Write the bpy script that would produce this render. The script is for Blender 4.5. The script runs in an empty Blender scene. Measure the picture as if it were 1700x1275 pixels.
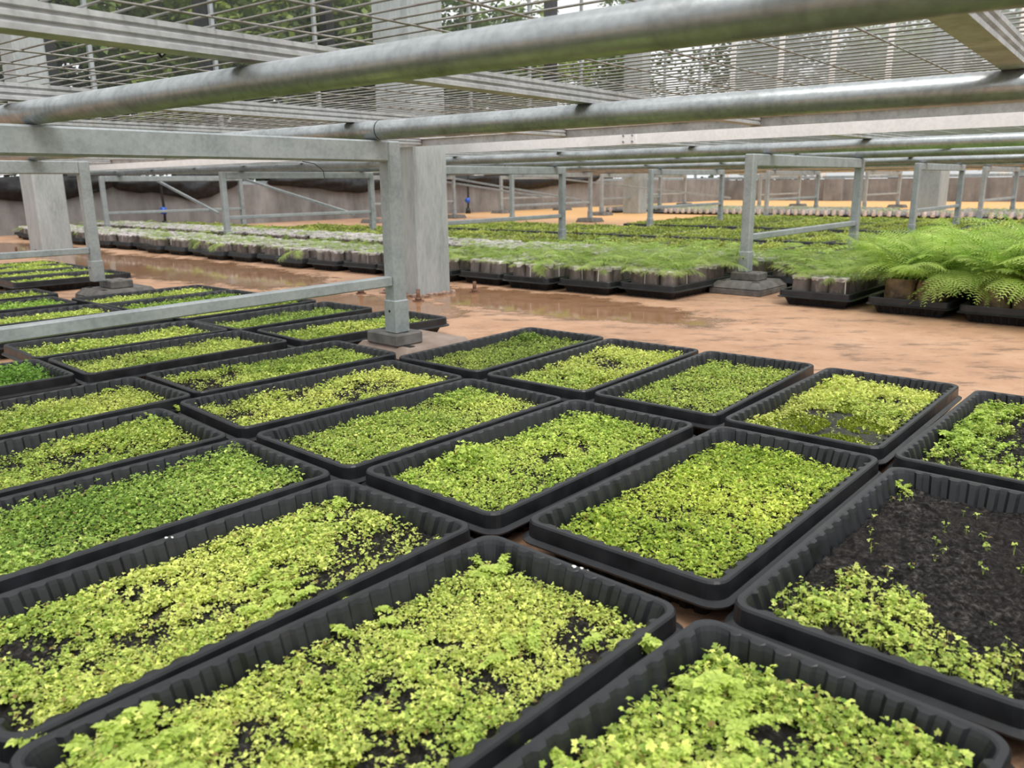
import bpy, math, random
import numpy as np
from mathutils import Matrix, Vector
random.seed(7); RNG = np.random.default_rng(11)
PI = math.pi
sc = bpy.context.scene
COL = sc.collection

# ------------------------------------------------------------------ camera
H = 0.4815
cam_d = bpy.data.cameras.new('camera'); cam = bpy.data.objects.new('camera', cam_d); COL.objects.link(cam)
cam_d.sensor_width = 36.0; cam_d.lens = 1334.81/1700*36
p, r = math.radians(14.0489), math.radians(-0.6849)
fwd = Vector((0, math.cos(p), -math.sin(p))); up0 = Vector((0, math.sin(p), math.cos(p))); rt0 = Vector((1, 0, 0))
rt = rt0*math.cos(r) + up0*math.sin(r); up = -rt0*math.sin(r) + up0*math.cos(r)
M = Matrix((rt, up, -fwd)).transposed().to_4x4(); M.translation = (0, 0, H)
cam.matrix_world = M
cam_d.clip_start = 0.02; cam_d.clip_end = 300
cam_d.dof.use_dof = True; cam_d.dof.focus_distance = 1.45; cam_d.dof.aperture_fstop = 9.0
sc.camera = cam

# ------------------------------------------------------------------ world: bright overcast sky
W = bpy.data.worlds.new('overcast'); sc.world = W; W.use_nodes = True
nt = W.node_tree; nt.nodes.clear()
def wn(t, **k):
    n = nt.nodes.new(t)
    for a, v in k.items(): setattr(n, a, v)
    return n
tc = wn('ShaderNodeTexCoord'); sep = wn('ShaderNodeSeparateXYZ'); rmp = wn('ShaderNodeValToRGB')
bg = wn('ShaderNodeBackground'); wo = wn('ShaderNodeOutputWorld')
nt.links.new(tc.outputs['Generated'], sep.inputs[0]); nt.links.new(sep.outputs['Z'], rmp.inputs[0])
rmp.color_ramp.elements[0].position = 0.0; rmp.color_ramp.elements[0].color = (0.74, 0.76, 0.78, 1)
rmp.color_ramp.elements[1].position = 0.9; rmp.color_ramp.elements[1].color = (1.0, 1.0, 1.0, 1)
nt.links.new(rmp.outputs[0], bg.inputs['Color']); bg.inputs['Strength'].default_value = 1.38
nt.links.new(bg.outputs[0], wo.inputs[0])
sun_d = bpy.data.lights.new('soft_sun', 'SUN'); sun = bpy.data.objects.new('soft_sun', sun_d); COL.objects.link(sun)
sun_d.energy = 2.0; sun_d.angle = math.radians(26); sun_d.color = (1.0, 0.97, 0.92)
sun.rotation_euler = (math.radians(28), math.radians(18), 0)
sc.view_settings.view_transform = 'Standard'; sc.view_settings.look = 'None'
sc.view_settings.exposure = 0.13; sc.view_settings.gamma = 1.0; sc.view_settings.use_curve_mapping = False

# ------------------------------------------------------------------ frames of reference
def frame(deg):
    t = math.radians(deg); U = np.array([math.cos(t), math.sin(t), 0]); V = np.array([math.sin(t), -math.cos(t), 0])
    return U, V
U, V = frame(48.0)          # ground lattice: trays, posts, far benches
U2, V2 = frame(52.2)        # the bench top overhead sits slightly askew
def P(a, b, z=0.0): return U*a + V*b + np.array([0, 0, z])
def P2(a, b, z=0.0): return U2*a + V2*b + np.array([0, 0, z])
R48 = math.radians(48.0); R52 = math.radians(52.2)

# ------------------------------------------------------------------ materials
def lin(c): return tuple(((x/255)/12.92 if x/255 <= .04045 else ((x/255+.055)/1.055)**2.4) for x in c)
class MB:
    def __init__(s, name):
        s.m = bpy.data.materials.new(name); s.m.use_nodes = True; s.t = s.m.node_tree
        s.b = s.t.nodes['Principled BSDF']; s.o = s.t.nodes['Material Output']
    def n(s, ty, **k):
        n = s.t.nodes.new(ty)
        for a, v in k.items():
            if a.startswith('i_'): n.inputs[a[2:].replace('_', ' ')].default_value = v
            else: setattr(n, a, v)
        return n
    def l(s, a, b): s.t.links.new(a, b)
    def coord(s, kind='Object', scale=(1, 1, 1)):
        tc = s.n('ShaderNodeTexCoord'); mp = s.n('ShaderNodeMapping'); mp.inputs['Scale'].default_value = scale
        s.l(tc.outputs[kind], mp.inputs[0]); return mp.outputs[0]
    def noise(s, vec, scale, detail=4, rough=.55):
        n = s.n('ShaderNodeTexNoise'); n.inputs['Scale'].default_value = scale; n.inputs['Detail'].default_value = detail
        n.inputs['Roughness'].default_value = rough; s.l(vec, n.inputs['Vector']); return n.outputs[0]
    def ramp(s, f, stops):
        n = s.n('ShaderNodeValToRGB'); e = n.color_ramp.elements
        while len(e) < len(stops): e.new(.5)
        for i, (q, c) in enumerate(stops):
            e[i].position = q; e[i].color = (*c, 1) if not isinstance(c, (int, float)) else (c, c, c, 1)
        s.l(f, n.inputs[0]); return n.outputs[0]
    def mix(s, f, a, b, mode='MIX'):
        n = s.n('ShaderNodeMix', data_type='RGBA', blend_type=mode)
        for sock, v in ((n.inputs[0], f), (n.inputs[6], a), (n.inputs[7], b)):
            if hasattr(v, 'is_output'): s.l(v, sock)
            elif isinstance(v, (int, float)): sock.default_value = v
            else: sock.default_value = (*v, 1)
        return n.outputs[2]
    def bump(s, h, strength=.3, dist=.01):
        n = s.n('ShaderNodeBump'); n.inputs['Strength'].default_value = strength; n.inputs['Distance'].default_value = dist
        s.l(h, n.inputs['Height']); s.l(n.outputs[0], s.b.inputs['Normal'])
    def set(s, **k):
        for a, v in k.items():
            i = s.b.inputs[a.replace('_', ' ')]
            if hasattr(v, 'is_output'): s.l(v, i)
            elif isinstance(v, tuple): i.default_value = (*v, 1)
            else: i.default_value = v
        return s

def simple(name, c1, c2, scale=20, rough=.6, metal=0.0, bump=0.0, kind='Object', stretch=(1, 1, 1), spec=.5):
    m = MB(name); v = m.coord(kind, stretch); f = m.noise(v, scale, 5)
    m.set(Base_Color=m.ramp(f, [(.35, c1), (.65, c2)]), Roughness=rough, Metallic=metal, Specular_IOR_Level=spec)
    if bump: m.bump(f, bump, .01)
    return m.m

# galvanised steel, slightly blotchy
def galv(name, base, dark, metal=.75, rough=.42, rust=0.0, streak=(1, 1, 1)):
    m = MB(name); v = m.coord('Object', streak)
    f1 = m.noise(v, 14, 6); f2 = m.noise(v, 90, 3)
    c = m.ramp(f1, [(.3, dark), (.62, base)])
    c = m.mix(.25, c, m.ramp(f2, [(.35, dark), (.6, tuple(min(1, x*1.25) for x in base))]))
    if rust:
        f3 = m.noise(v, 5, 6, .7)
        c = m.mix(m.ramp(f3, [(.60, 0.0), (.74, rust)]), c, (.25, .15, .09))
    m.set(Base_Color=c, Metallic=metal, Roughness=m.ramp(f1, [(.3, rough+.15), (.7, rough-.05)]))
    m.bump(f2, .08, .004)
    return m.m
MAT = {}
MAT['pipe'] = galv('galvanised_pipe', (.40, .425, .435), (.23, .25, .255), .7, .3, .3)
MAT['galv'] = galv('galvanised_post', (.375, .405, .415), (.24, .27, .28), .3, .48, .0)
MAT['pillar'] = galv('galvanised_pillar', (.40, .43, .43), (.26, .29, .29), .2, .5, .25, (1, 1, .25))
MAT['alu'] = galv('aluminium_profile', (.86, .86, .87), (.74, .74, .75), .1, .4, .0)
MAT['rib'] = galv('dirty_aluminium_rib', (.50, .515, .525), (.30, .31, .315), .35, .5, .7)
MAT['wire'] = galv('rusty_wire', (.33, .32, .305), (.19, .175, .155), .5, .4, .8)
MAT['wirefar'] = galv('grey_wire', (.36, .365, .36), (.25, .255, .25), .4, .5, .2)
MAT['screw'] = simple('steel_screw', (.25, .25, .25), (.4, .4, .4), 50, .4, .8)

# black tray plastic
m = MB('black_tray_plastic'); v = m.coord(); f = m.noise(v, 30, 5); f2 = m.noise(v, 7, 6, .7)
c = m.ramp(f, [(.3, (.010, .0108, .0125)), (.7, (.022, .024, .028))])
c = m.mix(m.ramp(f2, [(.58, 0.0), (.85, .4)]), c, (.06, .056, .05))
m.set(Base_Color=c, Roughness=m.ramp(f, [(.3, .30), (.7, .46)]), Specular_IOR_Level=.42); m.bump(f, .05, .003); MAT['tray'] = m.m

# dark peat soil with a per-vertex amount of moss
m = MB('peat_soil'); v = m.coord(); f = m.noise(v, 130, 10, .75); f2 = m.noise(v, 9, 5)
vor = m.n('ShaderNodeTexVoronoi', feature='DISTANCE_TO_EDGE'); vor.inputs['Scale'].default_value = 9
wv = m.n('ShaderNodeVectorMath', operation='ADD'); nz = m.n('ShaderNodeTexNoise'); nz.inputs['Scale'].default_value = 12
m.l(v, nz.inputs['Vector']); sc_ = m.n('ShaderNodeVectorMath', operation='SCALE'); sc_.inputs['Scale'].default_value = .09
m.l(nz.outputs['Color'], sc_.inputs[0]); m.l(v, wv.inputs[0]); m.l(sc_.outputs[0], wv.inputs[1]); m.l(wv.outputs[0], vor.inputs['Vector'])
c = m.ramp(f, [(.40, (.005, .0045, .004)), (.49, (.020, .018, .017)), (.57, (.058, .053, .050)), (.66, (.15, .14, .13))])
c = m.mix(m.ramp(f2, [(.45, 0.0), (.7, .6)]), c, (.024, .020, .019))
c = m.mix(m.ramp(vor.outputs[0], [(0, .8), (.03, 0.0)]), c, (.006, .005, .005))
at = m.n('ShaderNodeAttribute'); at.attribute_name = 'col'
mossc = m.ramp(f, [(.3, (.05, .09, .006)), (.6, (.16, .25, .012)), (.8, (.26, .33, .03))])
sr = m.n('ShaderNodeSeparateColor'); m.l(at.outputs['Color'], sr.inputs[0])
c = m.mix(sr.outputs[0], c, mossc); c = m.mix(sr.outputs[1], c, m.ramp(f, [(.35, (.05, .055, .045)), (.7, (.11, .115, .095))]))
m.set(Base_Color=c, Roughness=.9, Specular_IOR_Level=.2); m.bump(f, .8, .006); MAT['soil'] = m.m

# leaves: per-leaf colour, per-object tint, some light through the blade
def leafmat(name, trans=.45, rough=.5):
    m = MB(name); at = m.n('ShaderNodeAttribute'); at.attribute_name = 'col'
    oi = m.n('ShaderNodeObjectInfo')
    c = m.mix(1.0, at.outputs['Color'], oi.outputs['Color'], 'MULTIPLY')
    m.set(Base_Color=c, Roughness=rough, Specular_IOR_Level=.35)
    tr = m.n('ShaderNodeBsdfTranslucent'); mx = m.n('ShaderNodeMixShader'); mx.inputs[0].default_value = trans
    m.l(m.mix(1.0, c, (1.05, 1.1, .75), 'MULTIPLY'), tr.inputs['Color'])
    m.l(m.b.outputs[0], mx.inputs[1]); m.l(tr.outputs[0], mx.inputs[2]); m.l(mx.outputs[0], m.o.inputs[0])
    return m.m
MAT['leaf'] = leafmat('seedling_leaf', .3); MAT['fern'] = leafmat('fern_leaf', .4); MAT['tree'] = leafmat('tree_leaf', .35, .6)

# ochre floor, wet in places
m = MB('ochre_concrete'); v = m.coord(); f = m.noise(v, 1.3, 8, .65); f2 = m.noise(v, 7, 9, .7); f3 = m.noise(v, 60, 5)
dk = m.noise(m.coord('Object', (1, 1, 1)), 3.1, 12, .8)
c = m.ramp(f, [(.28, (.31, .155, .082)), (.5, (.48, .275, .165)), (.72, (.57, .37, .25))])
c = m.mix(.5, c, m.ramp(f2, [(.25, (.25, .125, .068)), (.55, (.50, .31, .195)), (.75, (.61, .415, .295))]))
c = m.mix(m.ramp(f3, [(.4, 0.0), (.8, .25)]), c, (.42, .22, .11))
vm = m.n('ShaderNodeMapping'); vm.inputs['Rotation'].default_value = (0, 0, math.radians(42)); vm.inputs['Scale'].default_value = (2.4, 6, 1)
tcf = m.n('ShaderNodeTexCoord'); m.l(tcf.outputs['Object'], vm.inputs[0])
scr = m.noise(vm.outputs[0], 2.2, 10, .75)
c = m.mix(m.ramp(scr, [(.52, 0.0), (.62, .75)]), c, (.12, .075, .05))
# wet areas: blobs with soft noisy rims
def blob(cx, cy, rx, ry, ang):
    mp = m.n('ShaderNodeMapping'); mp.vector_type = 'TEXTURE'
    mp.inputs['Location'].default_value = (cx, cy, 0); mp.inputs['Rotation'].default_value = (0, 0, math.radians(ang)); mp.inputs['Scale'].default_value = (rx, ry, 1)
    m.l(tcf.outputs['Object'], mp.inputs[0]); ln = m.n('ShaderNodeVectorMath', operation='LENGTH'); m.l(mp.outputs[0], ln.inputs[0])
    return ln.outputs['Value']
def madd(a, b, op='ADD'):
    n = m.n('ShaderNodeMath', operation=op)
    for i, x in enumerate((a, b)):
        if hasattr(x, 'is_output'): m.l(x, n.inputs[i])
        else: n.inputs[i].default_value = x
    return n.outputs[0]
d = None
for cx, cy, rx, ry, an in [(*P(2.52, -2.15)[:2], .95, .30, -42), (*P(2.3, -4.9)[:2], 2.0, .42, -42), (*P(2.3, -7.3)[:2], 1.6, .4, -42), (*P(2.0, -2.6)[:2], .55, .33, -42)]:
    e = blob(cx, cy, rx, ry, an); d = e if d is None else madd(d, e, 'MINIMUM')
wet = m.ramp(madd(d, madd(madd(f2, -.5), 1.3, 'MULTIPLY')), [(.78, 1.0), (1.05, 0.0)])
c = m.mix(madd(wet, .55, 'MULTIPLY'), c, (.24, .115, .05))
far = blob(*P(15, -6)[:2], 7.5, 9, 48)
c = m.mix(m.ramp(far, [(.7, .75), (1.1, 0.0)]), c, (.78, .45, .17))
m.set(Base_Color=c, Roughness=m.ramp(wet, [(.2, .72), (.7, .06)]), Specular_IOR_Level=.5)
hb = madd(madd(f2, f3), madd(1.0, wet, 'SUBTRACT'), 'MULTIPLY'); m.bump(hb, .25, .006); MAT['floor'] = m.m

m = MB('stained_concrete_wall'); v = m.coord(); f = m.noise(v, 2.2, 9, .7); vs = m.coord('Object', (1, 1, .25)); f2 = m.noise(vs, 6, 7, .65)
c = m.ramp(f, [(.3, (.085, .08, .079)), (.5, (.18, .172, .17)), (.7, (.31, .298, .292))])
c = m.mix(.5, c, m.ramp(f2, [(.3, (.10, .093, .09)), (.7, (.31, .297, .29))]))
m.set(Base_Color=c, Roughness=.85); m.bump(f2, .25, .02); MAT['wall'] = m.m
MAT['block'] = simple('grey_foot_block', (.09, .085, .08), (.17, .16, .15), 25, .75, 0, .15)
MAT['plate'] = simple('dirty_concrete_plate', (.22, .16, .12), (.34, .27, .23), 12, .8, 0, .2)
MAT['hole'] = simple('dark_hole', (.012, .012, .012), (.02, .02, .02), 20, .9)
MAT['sheet'] = simple('black_plastic_sheet', (.012, .012, .013), (.03, .03, .032), 14, .55, 0, .9, spec=.25)
MAT['rust'] = simple('rusty_bolt', (.09, .045, .028), (.2, .1, .06), 60, .8, 0, .2)
MAT['grout'] = simple('crumbling_grout', (.17, .10, .07), (.42, .31, .25), 45, .9, 0, .4)
MAT['bag'] = None
m = MB('clear_bag_over_soil'); v = m.coord(); f = m.noise(m.coord('Object', (1, 1, .35)), 38, 7, .7); f2 = m.noise(v, 11, 4)
oi = m.n('ShaderNodeObjectInfo')
c = m.ramp(f, [(.34, (.03, .022, .018)), (.5, (.10, .075, .062)), (.63, (.22, .18, .165)), (.76, (.46, .41, .40))])
c = m.mix(m.ramp(f2, [(.4, 0.0), (.7, .45)]), c, (.10, .065, .05))
c = m.mix(madd(oi.outputs['Random'], .3, 'MULTIPLY'), c, (.40, .35, .34))
m.set(Base_Color=c, Roughness=.32, Specular_IOR_Level=.6); m.bump(f, .6, .006); MAT['bag'] = m.m
MAT['bagbrown'] = simple('soil_root_ball', (.06, .035, .02), (.26, .175, .10), 22, .6, 0, .4)
MAT['seam'] = simple('white_bag_seam', (.62, .58, .56), (.75, .72, .7), 30, .4)
MAT['collar'] = simple('crinkled_bag_collar', (.30, .27, .26), (.66, .62, .61), 40, .35, 0, .3)
MAT['bark'] = simple('tree_bark', (.035, .03, .025), (.10, .085, .07), 8, .9, 0, .4)
MAT['black'] = simple('black_painted_post', (.012, .012, .013), (.022, .022, .024), 12, .5)
MAT['ground'] = simple('dark_grassy_ground', (.03, .045, .015), (.09, .11, .04), 3, .95, 0, .3)
MAT['blue'] = simple('blue_valve_plastic', (.02, .09, .5), (.03, .14, .65), 15, .35)
MAT['hose'] = simple('black_hose_rubber', (.012, .012, .012), (.025, .025, .025), 15, .5)
MAT['dropping'] = simple('white_dropping', (.65, .64, .6), (.8, .79, .76), 60, .8)
m = MB('clear_wall_glass'); tr = m.n('ShaderNodeBsdfTransparent'); gl = m.n('ShaderNodeBsdfGlossy'); gl.inputs['Roughness'].default_value = .08
mx = m.n('ShaderNodeMixShader'); fr = m.n('ShaderNodeFresnel'); fr.inputs[0].default_value = 1.4
m.l(fr.outputs[0], mx.inputs[0]); m.l(tr.outputs[0], mx.inputs[1]); m.l(gl.outputs[0], mx.inputs[2])
df = m.n('ShaderNodeBsdfTranslucent'); df.inputs[0].default_value = (.85, .87, .88, 1); mx2 = m.n('ShaderNodeMixShader'); mx2.inputs[0].default_value = .03
m.l(mx.outputs[0], mx2.inputs[1]); m.l(df.outputs[0], mx2.inputs[2]); m.l(mx2.outputs[0], m.o.inputs[0]); MAT['glass'] = m.m
m = MB('milky_wall_film'); tr = m.n('ShaderNodeBsdfTransparent'); df = m.n('ShaderNodeBsdfTranslucent'); df.inputs[0].default_value = (.9, .9, .9, 1)
mx = m.n('ShaderNodeMixShader'); mx.inputs[0].default_value = .5
m.l(tr.outputs[0], mx.inputs[1]); m.l(df.outputs[0], mx.inputs[2]); m.l(mx.outputs[0], m.o.inputs[0]); MAT['film'] = m.m

ORD = ['first', 'second', 'third', 'fourth', 'fifth', 'sixth', 'seventh', 'eighth', 'ninth', 'tenth', 'eleventh', 'twelfth', 'thirteenth', 'fourteenth', 'fifteenth', 'sixteenth', 'seventeenth', 'eighteenth', 'nineteenth', 'twentieth', 'twenty-first', 'twenty-second', 'twenty-third', 'twenty-fourth', 'twenty-fifth', 'twenty-sixth', 'twenty-seventh', 'twenty-eighth', 'twenty-ninth', 'thirtieth']
# ------------------------------------------------------------------ mesh helpers
class Mesh:
    """collects polygons; build() links them as one object"""
    def __init__(s): s.v = []; s.f = []
    def add(s, vs, fs):
        k = len(s.v); s.v += [tuple(map(float, q)) for q in vs]; s.f += [tuple(i+k for i in g) for g in fs]; return s
    def box(s, c, size, rot=0.0, bevel=0.0, taper=1.0):
        x, y, z = [q/2 for q in size]; ca, sa = math.cos(rot), math.sin(rot); out = []
        b = min(bevel, x*.9, y*.9, z*.9)
        if b <= 0:
            pts = [(i*x*(taper if k > 0 else 1), j*y*(taper if k > 0 else 1), k*z) for k in (-1, 1) for i, j in ((-1, -1), (1, -1), (1, 1), (-1, 1))]
            fs = [(3, 2, 1, 0), (4, 5, 6, 7), (0, 1, 5, 4), (1, 2, 6, 5), (2, 3, 7, 6), (3, 0, 4, 7)]
        else:
            rings = [(-z, b), (-z+b, 0), (z-b, 0), (z, b)]; pts = []
            for zz, ins in rings:
                tp = taper if zz > 0 else 1
                X, Y = x*tp, y*tp; c_ = b
                for (sx, sy) in ((-1, -1), (1, -1), (1, 1), (-1, 1)):
                    e1 = (sx*(X-ins), sy*(Y-c_-ins*.3)); e2 = (sx*(X-c_-ins*.3), sy*(Y-ins))
                    pts += [(*e, zz) for e in ((e1, e2) if sx*sy > 0 else (e2, e1))]
            # order corners counter-clockwise
            fs = []
            for k in range(3):
                for i in range(8): j = (i+1) % 8; fs.append((k*8+i, k*8+j, (k+1)*8+j, (k+1)*8+i))
            fs += [tuple(range(7, -1, -1)), tuple(range(24, 32))]
        for X, Y, Z in pts: out.append((c[0]+X*ca-Y*sa, c[1]+X*sa+Y*ca, c[2]+Z))
        return s.add(out, fs)
    def tube(s, pts, r, n=8, cap=True):
        pts = [np.array(q, float) for q in pts]; rr = r if isinstance(r, (list, tuple)) else [r]*len(pts); vs = []
        for i, q in enumerate(pts):
            d = pts[min(i+1, len(pts)-1)] - pts[max(i-1, 0)]; d = d/np.linalg.norm(d)
            h = np.array([0, 0, 1.]) if abs(d[2]) < .9 else np.array([1., 0, 0])
            a = np.cross(h, d); a /= np.linalg.norm(a); b = np.cross(d, a)
            vs += [q + rr[i]*(math.cos(2*PI*k/n)*a + math.sin(2*PI*k/n)*b) for k in range(n)]
        fs = [(i*n+k, i*n+(k+1) % n, (i+1)*n+(k+1) % n, (i+1)*n+k) for i in range(len(pts)-1) for k in range(n)]
        if cap: fs += [tuple(range(n-1, -1, -1)), tuple(range((len(pts)-1)*n, len(pts)*n))]
        return s.add(vs, fs)
    def bar(s, A, B, w, h, roll=0):
        """rectangular bar between two points, w across, h tall"""
        A, B = np.array(A, float), np.array(B, float); d = (B-A)/np.linalg.norm(B-A)
        a = np.cross([0, 0, 1.], d) if abs(d[2]) < .95 else np.array([U[0], U[1], 0]); a /= np.linalg.norm(a); b = np.cross(d, a)
        vs = [q+i*a*w/2+j*b*h/2 for q in (A, B) for i, j in ((-1, -1), (1, -1), (1, 1), (-1, 1))]
        return s.add(vs, [(3, 2, 1, 0), (4, 5, 6, 7), (0, 1, 5, 4), (1, 2, 6, 5), (2, 3, 7, 6), (3, 0, 4, 7)])
    def profile(s, A, B, prof):
        """extrude a closed (across, up) profile from A to B"""
        A, B = np.array(A, float), np.array(B, float); d = (B-A)/np.linalg.norm(B-A); a = np.cross(d, [0, 0, 1.]); a /= np.linalg.norm(a); n = len(prof)
        vs = [q + x*a + np.array([0, 0, y]) for q in (A, B) for x, y in prof]
        fs = [(i, (i+1) % n, n+(i+1) % n, n+i) for i in range(n)] + [tuple(range(n-1, -1, -1)), tuple(range(n, 2*n))]
        return s.add(vs, fs)
    def data(s, name, mat, smooth=False):
        me = bpy.data.meshes.new(name); me.from_pydata(s.v, [], s.f); me.materials.append(mat); me.validate(); me.update()
        if smooth: me.polygons.foreach_set('use_smooth', [True]*len(me.polygons))
        return me
    def build(s, name, mat, parent=None, smooth=False, kind=None):
        return link(name, s.data(name, mat, smooth), parent, kind)
def link(name, me, parent=None, kind=None, loc=None, rot=None):
    o = bpy.data.objects.new(name, me); COL.objects.link(o)
    if parent is not None: o.parent = parent
    if kind: o['kind'] = kind
    if loc is not None: o.location = loc
    if rot is not None: o.rotation_euler = rot
    return o
def tag(o, label, cat, group=None):
    o['label'] = label; o['category'] = cat
    if group: o['group'] = group
    return o
def thing(name, label, cat, loc=(0, 0, 0), rz=0.0, group=None):
    o = bpy.data.objects.new(name, None); o.empty_display_size = .05; COL.objects.link(o)
    o.location = [float(q) for q in loc]; o.rotation_euler = (0, 0, rz); return tag(o, label, cat, group)
def np_mesh(name, Vv, Ff, cols, mat, smooth=False):
    """triangle mesh from numpy, with a per-vertex colour attribute"""
    me = bpy.data.meshes.new(name); nv, nf = len(Vv), len(Ff)
    me.vertices.add(nv); me.vertices.foreach_set('co', np.asarray(Vv, np.float32).ravel())
    me.loops.add(nf*3); me.loops.foreach_set('vertex_index', np.asarray(Ff, np.int32).ravel())
    me.polygons.add(nf); me.polygons.foreach_set('loop_start', np.arange(0, nf*3, 3, dtype=np.int32))
    if smooth: me.polygons.foreach_set('use_smooth', np.ones(nf, bool))
    me.update(calc_edges=True)
    if cols is not None:
        ca = me.color_attributes.new('col', 'FLOAT_COLOR', 'POINT')
        c4 = np.ones((nv, 4), np.float32); c4[:, :3] = cols; ca.data.foreach_set('color', c4.ravel())
    me.materials.append(mat); return me
def vnoise(x, y, freq, seed, octaves=3):
    out = np.zeros_like(x); amp, tot = 1.0, 0.0
    for o in range(octaves):
        g = np.random.default_rng(seed*31+o).random((64, 64)); X, Y = x*freq, y*freq
        i, j = np.floor(X).astype(int), np.floor(Y).astype(int); fx, fy = X-i, Y-j; fx = fx*fx*(3-2*fx); fy = fy*fy*(3-2*fy)
        a = g[i % 64, j % 64]*(1-fx)+g[(i+1) % 64, j % 64]*fx; b = g[i % 64, (j+1) % 64]*(1-fx)+g[(i+1) % 64, (j+1) % 64]*fx
        out += amp*(a*(1-fy)+b*fy); tot += amp; amp *= .5; freq *= 2.1
    return out/tot

# ------------------------------------------------------------------ leaves
def leaf_template(lobes):
    pts = [(0, 0, 0)]; c = (.42, 0); ths = np.linspace(-125, 125, lobes)
    step = ths[1]-ths[0]
    for i, t in enumerate(ths):
        rr = .62 if abs(t) < 1 else (.56 if abs(t) < 80 else .45)
        t0 = math.radians(t)
        for dt, k in ((-.22, .88), (.22, .88)):
            q = t0 + dt*math.radians(step); pts.append((c[0]+rr*k*math.cos(q)*1.05, c[1]+rr*k*math.sin(q), 0))
        if i < lobes-1:
            q = math.radians(t+step/2); pts.append((c[0]+.27*math.cos(q), c[1]+.27*math.sin(q), 0))
    pts = np.array(pts); rr = np.hypot(pts[:, 0]-.4, pts[:, 1]); pts[:, 2] = .18*np.sin(rr*5)-.35*rr*rr
    cen = np.array([[c[0], c[1], .03]]); pts = np.vstack([pts, cen]); n = len(pts)-1
    tri = [(n, i, (i+1) % n) for i in range(n)]
    return pts, np.array(tri)
def kite_template(angs, lens, w):
    v, f = [], []
    for t, L_ in zip(angs, lens):
        t = math.radians(t); c, s = math.cos(t), math.sin(t); k = len(v)
        for x, y, z in ((.0, 0, 0), (.60*L_, -w*L_, .10), (L_, 0, -.08*L_), (.60*L_, w*L_, .10)): v.append((x*c-y*s, x*s+y*c, z+.05*abs(math.sin(t))))
        f += [(k, k+1, k+2), (k, k+2, k+3)]
    return np.array(v, float), np.array(f)
LOBED = leaf_template(5)
LEAF5 = kite_template((-100, -48, 0, 48, 100), (.55, .78, 1.0, .78, .55), .30); LEAF3 = kite_template((-62, 0, 62), (.75, 1.0, .75), .34)
LEAF1 = (np.array([(0, 0, 0), (.45, -.38, .06), (1, 0, -.12), (.45, .38, .06)], float), np.array([(0, 1, 2), (0, 2, 3)]))
def scatter_leaves(pos, az, tilt, roll, size, cols, tmpl):
    T, F = tmpl; n, m = len(pos), len(T)
    X, Y, Z = T[None, :, 0]*size[:, None], T[None, :, 1]*size[:, None], T[None, :, 2]*size[:, None]
    cr, sr = np.cos(roll)[:, None], np.sin(roll)[:, None]; Y, Z = Y*cr-Z*sr, Y*sr+Z*cr
    ct, st = np.cos(tilt)[:, None], np.sin(tilt)[:, None]; X, Z = X*ct-Z*st, X*st+Z*ct
    ca, sa = np.cos(az)[:, None], np.sin(az)[:, None]; X, Y = X*ca-Y*sa, X*sa+Y*ca
    Vv = np.stack([X+pos[:, 0:1], Y+pos[:, 1:2], Z+pos[:, 2:3]], -1).reshape(-1, 3)
    Ff = (F[None]+(np.arange(n)*m)[:, None, None]).reshape(-1, 3)
    shade = np.ones((n, m)); return Vv, Ff, np.repeat(cols, m, 0)
YEL = np.array([.91, .96, .27]); GRN = np.array([.53, .70, .135]); DGR = np.array([.19, .33, .045])

def soil_z(x, y, seed): return .0345 + .009*(vnoise(x+3, y+3, 16, seed, 4)-.5) + .006*(vnoise(x+3, y+3, 5, seed+5, 2)-.5)
TL, TW = .540, .277
def soil_mesh(seed, moss=(), wet=(), nx=96, ny=48):
    xs, ys = np.linspace(-(TL/2-.0215), TL/2-.0215, nx), np.linspace(-(TW/2-.0215), TW/2-.0215, ny)
    X, Y = [q.ravel() for q in np.meshgrid(xs, ys, indexing='ij')]; Z = soil_z(X, Y, seed) + .010*(vnoise(X+4, Y+4, 75, seed+3, 2)-.5) + .004*(RNG.random(len(X))-.5)
    cols = np.zeros((len(X), 3))
    for k, lst in ((0, moss), (1, wet)):
        for bx, by, br in lst:
            d = np.hypot(X-bx, Y-by)/br + 1.2*(vnoise(X+2, Y+2, 22, seed+9)-.5); cols[:, k] = np.maximum(cols[:, k], np.clip((1.1-d)*4, 0, 1))
    I = np.arange(nx*ny).reshape(nx, ny); a, b, c, d = I[:-1, :-1].ravel(), I[1:, :-1].ravel(), I[1:, 1:].ravel(), I[:-1, 1:].ravel()
    return np_mesh('soil', np.stack([X, Y, Z], 1), np.concatenate([np.stack([a, b, c], 1), np.stack([a, c, d], 1)]), cols, MAT['soil'], True)
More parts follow.
